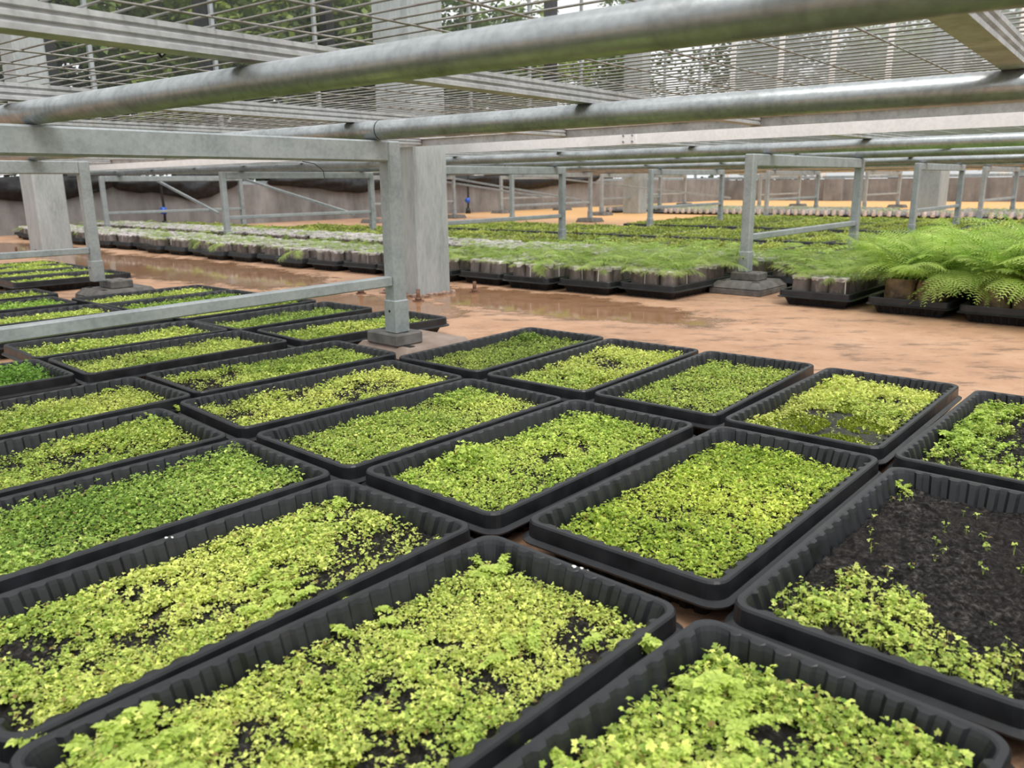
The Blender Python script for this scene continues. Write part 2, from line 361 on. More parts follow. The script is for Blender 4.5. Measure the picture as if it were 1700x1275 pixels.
def seedling_mesh(seed, n=1900, size=.00585, height=.012, cover=.62, bare=(), dense=(), tall=(), yellow=.5, tmpl=LEAF3, k=4, moss=(), sparse=.11):
    """a carpet of small lobed seedlings rooted in the soil of one tray"""
    g = np.random.default_rng(seed+100); N = n*3
    x = g.uniform(-(TL/2-.027), TL/2-.027, N); y = g.uniform(-(TW/2-.027), TW/2-.027, N)
    f = .40*vnoise(x+3, y+3, 9, seed, 3)+.60*vnoise(x+3, y+3, 42, seed+2, 2)
    q = (f-(1-cover))*6+.30
    for bx, by, br in bare: q -= 2.4*np.clip(1.25-np.hypot(x-bx, y-by)/br+.9*(vnoise(x+1, y+1, 26, seed+4)-.5), 0, 1)
    for bx, by, br in dense: q += 2.5*np.clip(1.3-np.hypot(x-bx, y-by)/br+.8*(vnoise(x+1, y+1, 26, seed+6)-.5), 0, 1)
    keep = g.random(N) < np.clip(q, sparse, 1); x, y = x[keep][:int(n*.80)], y[keep][:int(n*.80)]; n = len(x)
    tallk = np.zeros(n)
    for bx, by, br, hh in tall: tallk = np.maximum(tallk, hh*np.clip(1.4-np.hypot(x-bx, y-by)/br, 0, 1))
    hv = .5+1.0*vnoise(x+5, y+5, 12, seed+8); z = soil_z(x, y, seed); h = height*hv*g.uniform(.5, 1.25, n)*(1+tallk)
    K = k; az = (g.uniform(0, 2*PI, n)[:, None]+np.arange(K)*2*PI/K+g.normal(0, .35, (n, K))).ravel()
    sz = np.repeat(size*hv**.6*g.uniform(.7, 1.25, n)*(1+.55*tallk), K)*g.uniform(.7, 1.15, n*K)
    hh = np.repeat(h, K)*g.uniform(.2, 1.25, n*K); rad = .45*sz*g.uniform(.3, 1.8, n*K)
    px, py, pz = np.repeat(x, K)+rad*np.cos(az), np.repeat(y, K)+rad*np.sin(az), np.repeat(z, K)+hh
    lim = TL/2-.024, TW/2-.024; px, py = np.clip(px, -lim[0], lim[0]), np.clip(py, -lim[1], lim[1])
    hue = np.clip(yellow+.9*(vnoise(px+2, py+2, 6, seed+12, 3)-.5)+g.normal(0, .24, n*K)-.35*np.repeat(tallk, K)*.5, 0, 1)[:, None]
    cols = np.where(hue > .5, GRN+(YEL-GRN)*(hue-.5)*2, DGR+(GRN-DGR)*hue*2)*g.uniform(.55, 1.12, (n*K, 1))
    old = g.random(n*K) < .03; cols[old] = np.array([.30, .22, .07])
    Vv, Ff, Cc = scatter_leaves(np.stack([px, py, pz], 1), az, g.normal(.05, .42, n*K), g.normal(0, .4, n*K), sz, cols, tmpl)
    # petioles: one sliver from the root to each leaf
    b0 = np.stack([np.repeat(x, K), np.repeat(y, K), np.repeat(z, K)-.003], 1); t = np.stack([px, py, pz], 1); e = .0005
    off = np.stack([-np.sin(az)*e, np.cos(az)*e, np.zeros_like(az)], 1)
    pv = np.stack([b0-off, b0+off, t], 1).reshape(-1, 3); pf = np.arange(len(pv)).reshape(-1, 3)+len(Vv)
    V_, F_, C_ = [Vv], [Ff], [Cc]; base = len(Vv)
    if n < 2600: V_.append(pv); F_.append(pf); C_.append(np.repeat(cols*.8, 3, 0)); base += len(pv)
    for bx, by, br in moss:      # fine moss blades
        mn = int(br*br*600000); a = g.uniform(0, 2*PI, mn); rr = br*np.sqrt(g.random(mn))*1.1
        mx, my = np.clip(bx+rr*np.cos(a), -lim[0], lim[0]), np.clip(by+rr*np.sin(a), -lim[1], lim[1])
        mc = np.array([.30, .38, .03])*g.uniform(.5, 1.1, (mn, 1))
        v2, f2, c2 = scatter_leaves(np.stack([mx, my, soil_z(mx, my, seed)], 1), g.uniform(0, 2*PI, mn), g.uniform(.5, 1.4, mn), g.normal(0, .4, mn), g.uniform(.003, .007, mn), mc, LEAF1)
        V_.append(v2); F_.append(f2+base); C_.append(c2); base += len(v2)
    return np_mesh('seedlings', np.concatenate(V_), np.concatenate(F_), np.concatenate(C_), MAT['leaf'])

# ------------------------------------------------------------------ fronds (leafy sprigs and fern leaves)
def frond_mesh(seed, L=.05, pairs=5, droop=.5, kind='lobed', mat='leaf', width=.42, col=(GRN, YEL), lift=1.0):
    g = np.random.default_rng(seed+500); V_, F_, C_ = [], [], []; base = 0
    t = np.linspace(0, 1, 9); ang = lift-droop*t*1.6; step = L/8
    xs = np.concatenate([[0], np.cumsum(np.cos(ang[:-1])*step)]); zs = np.concatenate([[0], np.cumsum(np.sin(ang[:-1])*step)])
    def at(q): return np.interp(q, t, xs), np.interp(q, t, zs), np.interp(q, t, ang)
    r = .006*L if kind != 'lobed' else .012*L
    rv = np.array([[x, s*r, z+(0 if k else r)] for x, z in zip(xs, zs) for k, s in ((1, -1), (1, 1), (0, 0))])
    rf = []
    for i in range(8):
        for k in range(3):
            a, b = i*3+k, i*3+(k+1) % 3; rf += [(a, b, b+3), (a, b+3, a+3)]
    V_.append(rv); F_.append(np.array(rf)); C_.append(np.tile(np.array(col[0])*1.1, (len(rv), 1))); base = len(rv)
    q0 = .3 if kind == 'lobed' else .16
    for i, q in enumerate(np.linspace(q0, .97, pairs)):
        x, z, a = at(q); prof = math.sin(PI*min(1, (1-q)*.9+.12))**.8
        for s in (-1, 1):
            ln = L*width*prof*g.uniform(.85, 1.12); c = np.array(col[0])+(np.array(col[1])-np.array(col[0]))*np.clip(g.normal(.45, .28), 0, 1)
            fa = s*(1.05-.35*q+g.normal(0, .08))
            if kind == 'lobed':
                v, f, cc = scatter_leaves(np.array([[x, 0, z]]), np.array([fa]), np.array([a*.5-.1+g.normal(0, .2)]), np.array([g.normal(0, .25)]), np.array([ln]), c[None], LEAF5)
            else:           # feathery pinna: a comb of narrow triangles along its own midrib
                m = max(4, int(5+4*prof)); tt = np.linspace(.08, 1, m); d = np.array([math.cos(fa), math.sin(fa)]); nrm = np.array([-d[1], d[0]]); v, f = [], []
                for w in tt:
                    c0 = d*ln*w; hw = ln*.36*(1.1-w)+.0006; zz = z+math.sin(a)*ln*w*.45*abs(math.cos(fa))-.35*ln*w*w*.6; zz0 = z+math.sin(a)*ln*max(0, w-.075)*.45*abs(math.cos(fa))-.35*ln*max(0, w-.075)**2*.6
                    for e in (-1, 1):
                        k = len(v); p0 = d*ln*(w-.075); tip = c0+nrm*e*hw+d*ln*.05
                        v += [(x+p0[0], p0[1], zz0), (x+c0[0]-d[0]*ln*.03, c0[1]-d[1]*ln*.03, zz), (x+tip[0], tip[1], zz-hw*.15)]; f.append((k, k+1, k+2))
                v, f = np.array(v), np.array(f); cc = np.tile(c, (len(v), 1))
            V_.append(v); F_.append(f+base); C_.append(cc); base += len(v)
    if kind == 'lobed':
        x, z, a = at(1.0); v, f, cc = scatter_leaves(np.array([[x, 0, z]]), np.array([0.]), np.array([a*.7]), np.array([0.]), np.array([L*width*.8]), np.array([col[1]]), LEAF5)
        V_.append(v); F_.append(f+base); C_.append(cc)
    return np_mesh('frond', np.concatenate(V_), np.concatenate(F_), np.concatenate(C_), MAT[mat])
def join_fronds(name, seed, n, variants, spread, tiltr, scale, mat='fern'):
    """several fronds of one small plant as a single foliage mesh"""
    g = np.random.default_rng(seed+900); V_, F_, C_ = [], [], []; base = 0
    for i in range(n):
        me = variants[int(g.integers(len(variants)))]; nv = len(me.vertices); co = np.empty(nv*3, np.float32); me.vertices.foreach_get('co', co); co = co.reshape(-1, 3)*g.uniform(*scale)
        tri = np.empty(len(me.polygons)*3, np.int32); me.loops.foreach_get('vertex_index', tri)
        cl = np.empty(nv*4, np.float32); me.color_attributes['col'].data.foreach_get('color', cl); cl = cl.reshape(-1, 4)[:, :3]*g.uniform(.6, 1.15)
        tl = g.uniform(*tiltr); x, z = co[:, 0]*math.cos(tl)-co[:, 2]*math.sin(tl), co[:, 0]*math.sin(tl)+co[:, 2]*math.cos(tl); a = 2*PI*i/n+g.normal(0, .4)
        px, py = g.normal(0, spread, 2); V_.append(np.stack([px+x*math.cos(a)-co[:, 1]*math.sin(a), py+x*math.sin(a)+co[:, 1]*math.cos(a), z], 1)); F_.append(tri.reshape(-1, 3)+base); C_.append(cl); base += nv
    return np_mesh(name, np.concatenate(V_), np.concatenate(F_), np.concatenate(C_), MAT[mat])

# ------------------------------------------------------------------ the setting
m_ = Mesh(); a0, a1, b0, b1 = -6, 19.2, -9.9, 8
n_ = 24
fl = Mesh().add([P(a0, b0), P(a1, b0), P(a1, b1), P(a0, b1)], [(0, 3, 2, 1)]).build('floor', MAT['floor']); fl['kind'] = 'structure'; fl['label'] = 'ochre stained concrete floor, wet by the pillars'
gr = Mesh().add([P(-60, -80, -.06), P(90, -80, -.06), P(90, 60, -.06), P(-60, 60, -.06)], [(0, 3, 2, 1)]).build('ground', MAT['ground']); gr['kind'] = 'structure'
WB, WE = -9.75, 18.8
wl = Mesh().box(P((a0+WE)/2, WB-.1, .25), (WE-a0+.2, .2, .5), R48).build('wall_left', MAT['wall']); wl['kind'] = 'structure'; wl['label'] = 'low stained concrete wall behind the benches on the left'
we = Mesh().box(P(WE+.1, (WB+b1)/2, .24), (.2, b1-WB, .48), R48).build('wall_end', MAT['wall']); we['kind'] = 'structure'; we['label'] = 'low stained concrete wall across the far end'
for b in (-7.04, -4.2, -1.4, 1.4):
    Mesh().box(P(WE-.06, b, .245), (.14, .42, .49), R48, .01).build('pilaster', MAT['wall'], we)
# glazed greenhouse sides above the low walls
w1 = thing('window_1', 'tall glazed greenhouse side above the low left wall', 'window', P(0, WB-.1, .5)); del w1['category']; w1['kind'] = 'structure'
w1.location = (0, 0, 0)
k = -5.0
while k < 19:
    Mesh().box(P(k, WB-.1, 2.5), (.045, .05, 4.0), R48).build('mullion', MAT['galv'], w1)
    Mesh().add([P(k+.02, WB-.12, .52), P(k+1.48, WB-.12, .52), P(k+1.48, WB-.12, 4.5), P(k+.02, WB-.12, 4.5)], [(0, 1, 2, 3)]).build('pane', MAT['glass'], w1)
    k += 1.5
for z in (.52, 2.2, 4.5): Mesh().box(P(7, WB-.1, z), (24, .05, .045), R48).build('rail', MAT['galv'], w1)
w2 = thing('window_2', 'milky film wall of the greenhouse above the low end wall', 'window', (0, 0, 0)); del w2['category']; w2['kind'] = 'structure'
k = WB
while k < 8:
    Mesh().box(P(WE+.1, k, 2.5), (.06, .11, 4.0), R48).build('mullion', MAT['alu'], w2)
    Mesh().add([P(WE+.12, k+.02, .5), P(WE+.12, k+1.18, .5), P(WE+.12, k+1.18, 4.5), P(WE+.12, k+.02, 4.5)], [(0, 1, 2, 3)]).build('pane', MAT['film'], w2)
    k += 1.2
for z in (.52, 4.5): Mesh().box(P(WE+.1, -1, z), (.06, 18, .06), R48).build('rail', MAT['galv'], w2)
for i, (a, w) in enumerate(((3.62, .17), (5.55, .20), (7.4, .14), (9.3, .17), (12.4, .18))):
    o = Mesh().box(P(a, WB-.35, 2.3), (w, w, 4.6), R48).build('trim_%d' % (i+1), MAT['black']); o['kind'] = 'structure'; o['label'] = 'black post outside the glazed left side'

def pillar(i, a, b, l1, l2, label, bolts=True):
    """arris at (a, b); l2 along u, l1 towards -v"""
    o = thing('pillar_%d' % i, label, 'pillar'); del o['category']; o['kind'] = 'structure'
    ca, cb = a+l2/2, b-l1/2
    Mesh().box(P(ca, cb, 2.3), (l2, l1, 4.6), R48, .008).build('shaft', MAT['pillar'], o)
    if bolts:
        g = np.random.default_rng(i); gm = Mesh(); n = 44
        for k in range(n):
            t = k/n*4; s, q = int(t), t-int(t); x, y = ((-1+2*q, -1), (1, -1+2*q), (1-2*q, 1), (-1, 1-2*q))[s]
            gm.box(P(ca+x*(l2/2+.006), cb+y*(l1/2+.006), .004), g.uniform(.01, .034, 3)*np.array([1, 1, .8]), g.uniform(0, 3), .003)
        gm.build('grout_collar', MAT['grout'], o)
        for sx, sy in ((-1, 1), (1, 1), (1, -1), (-1, -1)):
            bx, by = ca+sx*(l2/2+.075), cb+sy*(l1/2+.075); bt = Mesh().tube([P(bx, by, 0), P(bx, by, .05)], .0085, 10); bt.tube([P(bx, by, .004), P(bx, by, .016)], .0155, 6); bt.tube([P(bx, by, 0), P(bx, by, .004)], .024, 12)
            bt.build('anchor_bolt', MAT['rust'], o, True)
    return o
pillar(1, 2.332, -2.635, .24, .19, 'square galvanised pillar rising behind the nearest trestle post')
pillar(2, 2.175, -6.64, .27, .215, 'square galvanised pillar on the wet aisle at the left')
pillar(3, 10.64, -6.93, .3, .22, 'pale square pillar far off between rows of bagged seedlings', False)
pillar(4, 11.72, -3.03, .27, .4, 'grey square pillar far off behind the feathery ferns', False)

# black plastic sheet rolled and sagging over the left wall
def sheet(a0, a1, drop, seed, label):
    g = np.random.default_rng(seed); nx, ny = 70, 9; vs, fs = [], []
    for i in range(nx):
        s = i/(nx-1); a = a0+(a1-a0)*s; sag = drop*(math.sin(PI*s)**.55)*(.85+.25*math.sin(9*s+seed)); ph = g.normal(0, .25)
        for j in range(ny):
            q = j/(ny-1); bul = .05*math.sin(PI*q)+.016*math.sin(5*q+1.3*math.sin(i*.22+seed))+.010*math.sin(11*q+i*.35)
            vs.append(P(a, WB+.05+bul, .62-.02*math.sin(3*s)-q*(sag+.1)+.006*math.sin(i*.5+q*4)))
    for i in range(nx-1):
        for j in range(ny-1): k = i*ny+j; fs.append((k, k+1, k+ny+1, k+ny))
    o = Mesh().add(vs, fs).build('plastic_sheet', MAT['sheet'], None, True); md = o.modifiers.new('thick', 'SOLIDIFY'); md.thickness = .006
    return tag(o, label, 'plastic sheet')
sheet(1.5, 4.05, .17, 1, 'crumpled black plastic sheet over the low wall, behind the left pillar')
sheet(4.0, 5.6, .17, 2, 'crumpled black plastic sheet over the low wall, above the blue valve')
sheet(6.0, 8.7, .12, 3, 'crumpled black plastic sheet over the low wall, left of the nearest pillar')
sheet(9.2, 13.4, .13, 4, 'sagging black plastic sheet over the wall, seen right of the nearest pillar')
def hose(a, label):
    t = thing('water_hose', label, 'hose', P(a, WB+.18, 0), R48)
    Mesh().tube([(0, 0, .03), (.01, 0, .2), (-.01, -.02, .45), (-.005, -.05, .75)], .016, 8).build('pipe', MAT['hose'], t, True)
    v_ = Mesh().tube([(0, 0, .17), (0, 0, .25)], .034, 10); v_.tube([(-.02, .03, .21), (.05, .05, .215)], .02, 8); v_.build('valve', MAT['blue'], t, True)
    Mesh().tube([(0, 0, .0), (0, 0, .09)], [.045, .03], 10).build('foot', MAT['hose'], t, True)
hose(4.5, 'black hose with blue valve against the left wall, under the sheet')
hose(9.6, 'black hose with blue valve against the wall, just right of the nearest pillar')

# trees outside the left side and beyond the end
def crown_mesh(seed, R, Hh, n, c1, c2, ls):
    g = np.random.default_rng(seed+40); k = 26; cx = g.normal(0, 1, (k, 3)); cx /= np.linalg.norm(cx, axis=1)[:, None]; cx *= g.uniform(.35, .95, (k, 1))*np.array([R, R, Hh/2]); rr = g.uniform(.25, .5, k)*R
    w = g.integers(0, k, n); d = g.normal(0, 1, (n, 3)); d /= np.linalg.norm(d, axis=1)[:, None]; pos = cx[w]+d*(rr[w]*g.uniform(.6, 1.05, n))[:, None]
    u = np.clip(.5+.35*(vnoise(pos[:, 0]+20, pos[:, 2]+20, .9, seed)-.5)*2+g.normal(0, .2, n), 0, 1)[:, None]
    cols = np.array(c1)+(np.array(c2)-np.array(c1))*u
    v, f, c = scatter_leaves(pos, g.uniform(0, 2*PI, n), g.uniform(-1, .6, n), g.normal(0, .6, n), g.uniform(.7, 1.3, n)*ls, cols, LEAF1)
    return np_mesh('foliage', v, f, c, MAT['tree'])
CR = [crown_mesh(1, 2.0, 5.5, 9000, (.03, .06, .015), (.20, .28, .07), .15), crown_mesh(2, 1.9, 5.0, 9000, (.07, .12, .02), (.40, .48, .12), .15), crown_mesh(3, 2.2, 6.5, 9000, (.02, .04, .013), (.12, .17, .05), .16)]
TREES = [(0.0, -13.5, 0), (2.6, -15.0, 1), (4.2, -13.2, 0), (6.2, -15.5, 2), (7.4, -13.4, 1), (9.5, -14.6, 0), (11.6, -13.2, 1), (13.5, -15.6, 2), (15.2, -13.6, 0), (17.6, -14.2, 1), (20.6, -14, 0), (23.5, -11.5, 2), (24.5, -8, 1), (23.6, -4.6, 0), (25, -1.2, 2), (24, 2.4, 1), (-2.5, -15, 2), (3.2, -18, 2), (8.3, -18.5, 0), (12.6, -18.6, 2), (18, -18.5, 0)]
TL_ = ['dark leafy tree outside the glazed left side', 'pale green leafy tree outside the glazed left side', 'tall dark tree standing outside the greenhouse']
for i, (a, b, kd) in enumerate(TREES):
    t = thing('tree', TL_[kd]+', %s from the near left' % ORD[i], 'tree', P(a+(a > 19)*1.5, b-(b < -12)*1.6, 0), i*1.7, 'trees outside the greenhouse')
    tr = Mesh(); tr.tube([(0, 0, -.05), (.06, .03, 1.2), (-.05, .08, 3.0), (0, 0, 5.0)], [.17, .14, .1, .04], 9)
    for q in range(4): an = q*1.6+i; tr.tube([(0, .05, 1.4+q*.6), (.7*math.cos(an), .7*math.sin(an), 2.2+q*.7), (1.3*math.cos(an), 1.3*math.sin(an), 3.2+q*.7)], [.06, .04, .015], 6)
    tr.build('trunk', MAT['bark'], t, True)
    o = link('foliage', CR[kd], t, 'stuff', (0, 0, 3.1)); o.color = (1, 1, 1, 1)

# ------------------------------------------------------------------ seedling trays
def rim_path(inset, flute, n_long=18, n_short=9, samples=6, amp=.0045, corner=.022):
    """closed loop round the tray at an inset; flute=True makes narrow inward ribs"""
    hx, hy, rc = TL/2-inset, TW/2-inset, max(.004, corner-inset*.5); pts = []
    for side in range(4):
        L_ = (2*hx if side % 2 == 0 else 2*hy)-2*rc; n = (n_long if side % 2 == 0 else n_short)*samples
        for k in range(n):
            t = k/n; ph = (k % samples)/samples; d = amp if flute and .3 < ph < .69 else 0.0
            if k < 2 or k > n-3: d = 0
            s = -L_/2+t*L_
            if side == 0: q = (s, -hy+d)
            elif side == 1: q = (hx-d, s)
            elif side == 2: q = (-s, hy-d)
            else: q = (-hx+d, -s)
            pts.append(q)
        cx, cy, a0_ = ((hx-rc, -hy+rc, -90), (hx-rc, hy-rc, 0), (-hx+rc, hy-rc, 90), (-hx+rc, -hy+rc, 180))[side]
        for k in range(5): an = math.radians(a0_+90*k/5); pts.append((cx+rc*math.cos(an), cy+rc*math.sin(an)))
    return pts
def tray_shell(samples=6, n_long=18, n_short=9, lod=False):
    rows = [(.0305, 0.0, True), (.022, .018, True), (.0135, .033, False), (.0075, .034, False), (-.0075, .0325, False), (-.008, .035, False), (-.001, .039, False), (.0, .0575, False), (.0016, .06, False), (.0072, .0602, False), (.0092, .0588, True), (.0112, .054, True), (.021, .022, True), (.030, .004, True)]
    if lod: rows = [(.0305, 0.0, True), (.0135, .033, False), (-.0055, .0335, False), (.0, .058, False), (.0105, .06, False), (.0145, .054, True), (.030, .004, True)]
    mm = Mesh(); vs, fs = [], []; n = None
    for ins, z, fl_ in rows:
        ring = rim_path(ins, fl_, n_long, n_short, samples); n = len(ring); vs += [(x, y, z) for x, y in ring]
    for i in range(len(rows)-1):
        for k in range(n): fs.append((i*n+k, i*n+(k+1) % n, (i+1)*n+(k+1) % n, (i+1)*n+k))
    fs += [tuple(range(n-1, -1, -1)), tuple(range((len(rows)-1)*n, len(rows)*n))]
    return mm.add(vs, fs).data('shell', MAT['tray'])
SHELL = tray_shell(); SHELL_MID = tray_shell(3, 14, 7); SHELL_LOW = tray_shell(3, 8, 4, True)
SPRIG = [frond_mesh(s, .045, 7, .6+.14*s, 'lobed', 'leaf', .25, (GRN*.75, GRN+.35*(YEL-GRN))) for s in range(4)]

def near_tray(x, y, deg, label, seed, tint=(1, 1, 1), sprigs=(), moss=(), wet=(), shell=None, **k):
    t = thing('seedling_tray', label, 'seedling tray', (x, y, 0), math.radians(deg), 'trays of seedlings under the nearest bench')
    link('shell', shell or SHELL, t); link('soil', soil_mesh(seed, moss, wet) if shell is None else soil_mesh(seed, moss, wet, 50, 26), t)
    o = link('seedlings', seedling_mesh(seed, moss=moss, **k), t, 'stuff'); o.color = (*tint, 1)
    for i, (sx, sy, s, az) in enumerate(sprigs):
        z = float(soil_z(np.array([sx]), np.array([sy]), seed)[0])
        q = link('frond', SPRIG[(i+seed) % 4], t, None, (sx, sy, z-.002), (0, 0, az)); q.scale = (s, s, s); q.color = (*tint, 1)
    return t
# local x runs away from the lens (+ far end), local y towards the left (+ left edge)
g = np.random.default_rng(3)
def sp(cx, cy, r, n, s0, s1, seed):
    q = np.random.default_rng(seed); return [(cx+q.normal(0, r), cy+q.normal(0, r), q.uniform(s0, s1), q.uniform(0, 6.28)) for _ in range(n)]
BL = 'black tray of '
N1 = dict(n=6800, size=.0038, height=.010)
near_tray(-.328, .834, 49.4, BL+'yellow-green seedlings with bare soil at its far corner, biggest at left edge', 1, yellow=.8, cover=.62, bare=[(.17, -.05, .075), (.1, -.085, .05), (-.2, .03, .03), (.2, .06, .02), (-.08, .06, .025)], sprigs=sp(.02, -.085, .03, 9, .7, 1.0, 1)+sp(.21, .09, .02, 4, .6, .9, 2), **N1)
near_tray(-.112, .636, 47.2, BL+'yellow-green seedlings with brown moss and a tall leafy clump in one corner', 2, yellow=.74, cover=.62, bare=[(.185, -.075, .04), (.06, -.05, .035), (.0, .0, .03), (.09, .02, .02), (-.06, -.07, .03)], sprigs=sp(-.2, .085, .02, 14, .9, 1.35, 3)+sp(.14, -.05, .018, 7, .6, .9, 4)+sp(.215, .085, .012, 5, .7, .95, 5)+sp(.06, .1, .02, 7, .6, .9, 6)+[(.19, -.112, 1.1, -1.2), (.2, -.108, 1.2, -1.7)], tall=[(-.2, .08, .06, 1.2)], moss=[(-.1, -.02, .035), (-.06, .03, .03)], **N1)
near_tray(.101, .436, 46.1, BL+'tall lobed seedlings with upright fronds, lowest in the view', 3, yellow=.66, cover=.74, tmpl=LEAF5, size=.0052, height=.014, n=4800, bare=[(.17, .015, .045), (-.03, .06, .03)], sprigs=sp(.17, .06, .02, 7, .9, 1.2, 7)+sp(.12, -.03, .02, 6, .7, 1.0, 8)+sp(.02, .08, .03, 10, .7, 1.1, 9)+sp(0, 0, .06, 10, .6, .9, 10)+[(.215, .06, 1.5, 2.9)], shell=None)
near_tray(-.553, 1.042, 47.2, BL+'dense bluish-green seedlings without bare patches at left', 4, tint=(.92, .98, 1.0), yellow=.52, cover=.86, n=6400, size=.0039, height=.016, bare=[(.22, -.1, .03)])
near_tray(-.779, 1.242, 46.8, BL+'seedlings with three dark bare patches in the middle, at left edge', 5, yellow=.66, cover=.66, n=4600, size=.0042, bare=[(.07, .01, .06), (-.04, .03, .035), (.03, -.09, .03)], tall=[(.2, .08, .06, .5)], sprigs=sp(.2, .08, .025, 5, .6, .9, 12))
near_tray(-.946, 1.514, 49.0, BL+'even pale seedlings with one sprig over its far corner', 6, yellow=.72, cover=.8, n=4600, size=.0040, sprigs=[(.2, .11, .9, 1.6), (.215, .1, .9, 2.3)]+sp(.19, -.1, .02, 4, .5, .7, 13))
near_tray(-1.301, 1.727, 47.1, BL+'tall vivid grass-green seedlings at left edge', 7, tint=(.72, .95, .8), yellow=.4, cover=.95, n=3600, size=.0050, height=.020)
near_tray(.501, .858, 48.8, BL+'mostly bare cracked soil with a few scattered seedlings', 8, yellow=.62, sparse=.02, cover=.34, n=800, size=.0044, dense=[(-.18, .045, .06), (-.2, -.02, .05), (-.1, .075, .03), (-.22, -.08, .06)], bare=[(.1, 0, .14), (.0, -.03, .1)], sprigs=sp(-.17, .04, .03, 6, .5, .8, 14)+sp(.23, .1, .012, 4, .5, .7, 15)+[(-.2, -.02, .9, 1.0), (-.19, -.03, .8, 2.0)])
near_tray(.294, 1.075, 48.7, BL+'dense mossy green seedlings beside the bare soil tray', 9, tint=(.97, 1, .72), yellow=.7, cover=.88, n=6000, size=.0038, height=.008, bare=[(-.1, .02, .03), (.1, -.06, .025), (.05, .03, .02)], tall=[(.2, .06, .07, .6)], sprigs=sp(.21, .08, .03, 7, .45, .65, 16))
near_tray(.049, 1.268, 48.5, BL+'bright seedlings with dark gaps and taller ferny leaves along its left edge', 10, tint=(.93, .99, .85), yellow=.62, cover=.8, n=5600, size=.0040, height=.010, bare=[(.02, -.02, .035), (.09, -.03, .035), (.11, .05, .03), (-.08, -.03, .025), (.12, -.09, .02)], tall=[(-.1, .08, .06, .8), (.18, .02, .08, .5)], sprigs=sp(-.08, .1, .03, 7, .5, .8, 17)+sp(.2, .02, .03, 6, .45, .7, 18))
near_tray(-.175, 1.457, 48.0, BL+'fine pale seedlings rising to leafy tops at its far corner', 11, yellow=.66, cover=.84, n=5600, size=.0037, height=.009, bare=[(-.05, -.07, .02), (.0, .07, .02)], tall=[(.19, .07, .08, 1.0)], sprigs=sp(.19, .07, .028, 10, .5, .8, 19))
near_tray(-.392, 1.666, 44.9, BL+'yellow seedlings with dark soil patches, in front of the trestle foot', 12, yellow=.82, cover=.64, n=4200, size=.0040, bare=[(.1, .0, .05), (-.06, .05, .03), (-.19, .02, .05), (.02, -.03, .03)], sprigs=sp(.1, .05, .05, 4, .4, .6, 20))
near_tray(-.576, 1.929, 46.4, BL+'seedlings thinning to dark soil at its near end', 13, yellow=.6, cover=.7, n=3800, size=.0042, bare=[(-.19, .0, .08), (-.1, .07, .04)], sprigs=sp(.2, .07, .03, 6, .5, .8, 21))
near_tray(-.907, 2.116, 46.8, BL+'even green seedlings, second row, with a fluted empty far end', 14, yellow=.66, cover=.82, n=3800, size=.0042, bare=[(.24, 0, .03), (-.22, .06, .03)])
near_tray(-.013, 2.101, 50.1, BL+'dull olive seedlings, nearest the foot block on the aisle side', 15, tint=(.78, .8, .8), yellow=.6, cover=.8, n=4200, size=.0038, height=.008, tall=[(.2, .1, .05, .8)])
near_tray(.212, 1.906, 51.1, BL+'seedlings round a bright moss patch, second along the aisle edge', 16, sparse=.05, yellow=.78, cover=.68, n=3800, size=.0043, moss=[(-.06, -.04, .05)], bare=[(.04, .0, .05), (.1, .05, .03)], sprigs=sp(.2, .03, .04, 7, .5, .75, 22)+sp(-.02, .09, .04, 4, .5, .7, 23))
near_tray(.439, 1.721, 50.9, BL+'dense small seedlings, third along the aisle edge', 17, yellow=.7, cover=.84, n=4400, size=.0038, height=.008, bare=[(.08, -.09, .03), (-.04, .0, .02), (.0, -.1, .025)])
near_tray(.661, 1.519, 49.2, BL+'bright moss and wet grey soil under pale yellow seedlings', 18, sparse=.03, yellow=.95, cover=.6, n=3000, size=.0046, moss=[(-.13, .06, .06), (-.07, -.06, .05), (.05, .0, .06), (-.21, -.05, .05), (-.2, .1, .04)], wet=[(-.1, .0, .1), (-.13, -.06, .07)], bare=[(-.13, .0, .10), (-.15, -.06, .07), (.1, -.03, .04)], dense=[(.16, .06, .08), (.02, .09, .05)], sprigs=[(.235, .09, .9, 1.0)]+sp(.15, .06, .05, 5, .4, .6, 24))
near_tray(.875, 1.301, 48.2, BL+'dark soil with feathery fern sprouts, at right edge by the aisle', 19, tint=(.95, 1, .95), sparse=.04, yellow=.55, cover=.46, n=1900, size=.0046, bare=[(.02, -.03, .1), (.14, -.02, .08), (-.15, -.05, .05)], dense=[(.05, .08, .05), (-.2, -.07, .05)], sprigs=sp(.1, .09, .03, 9, .7, 1.1, 25)+sp(-.08, .08, .03, 10, .8, 1.2, 26)+sp(.2, .05, .03, 5, .7, 1, 27))
M1 = dict(shell=SHELL_MID)
near_tray(-.49, 2.497, 45.5, BL+'seedlings whose far end sticks out behind the nearest trestle post', 20, yellow=.66, cover=.72, n=1900, size=.0058, bare=[(.2, 0, .06)], **M1)
near_tray(-.762, 2.704, 50.0, BL+'sparse dull seedlings, second behind the trestle post', 21, tint=(.75, .82, .8), yellow=.55, cover=.6, n=1600, size=.0056, **M1)
near_tray(-1.01, 2.916, 49.5, BL+'pale seedlings with a leafy far end, third behind the trestle post', 22, yellow=.75, cover=.66, n=1800, size=.0057, tall=[(.2, 0, .08, .8)], **M1)
near_tray(-1.244, 3.1, 48.5, BL+'short green seedlings, fourth behind the trestle post, under the rail', 23, tint=(.85, .95, .85), yellow=.5, cover=.6, n=1700, size=.0056, **M1)
near_tray(-1.463, 3.284, 49.0, BL+'bright seedlings, fifth behind the trestle post, next to a grey foot plate', 24, yellow=.75, cover=.75, n=1900, size=.0058, **M1)
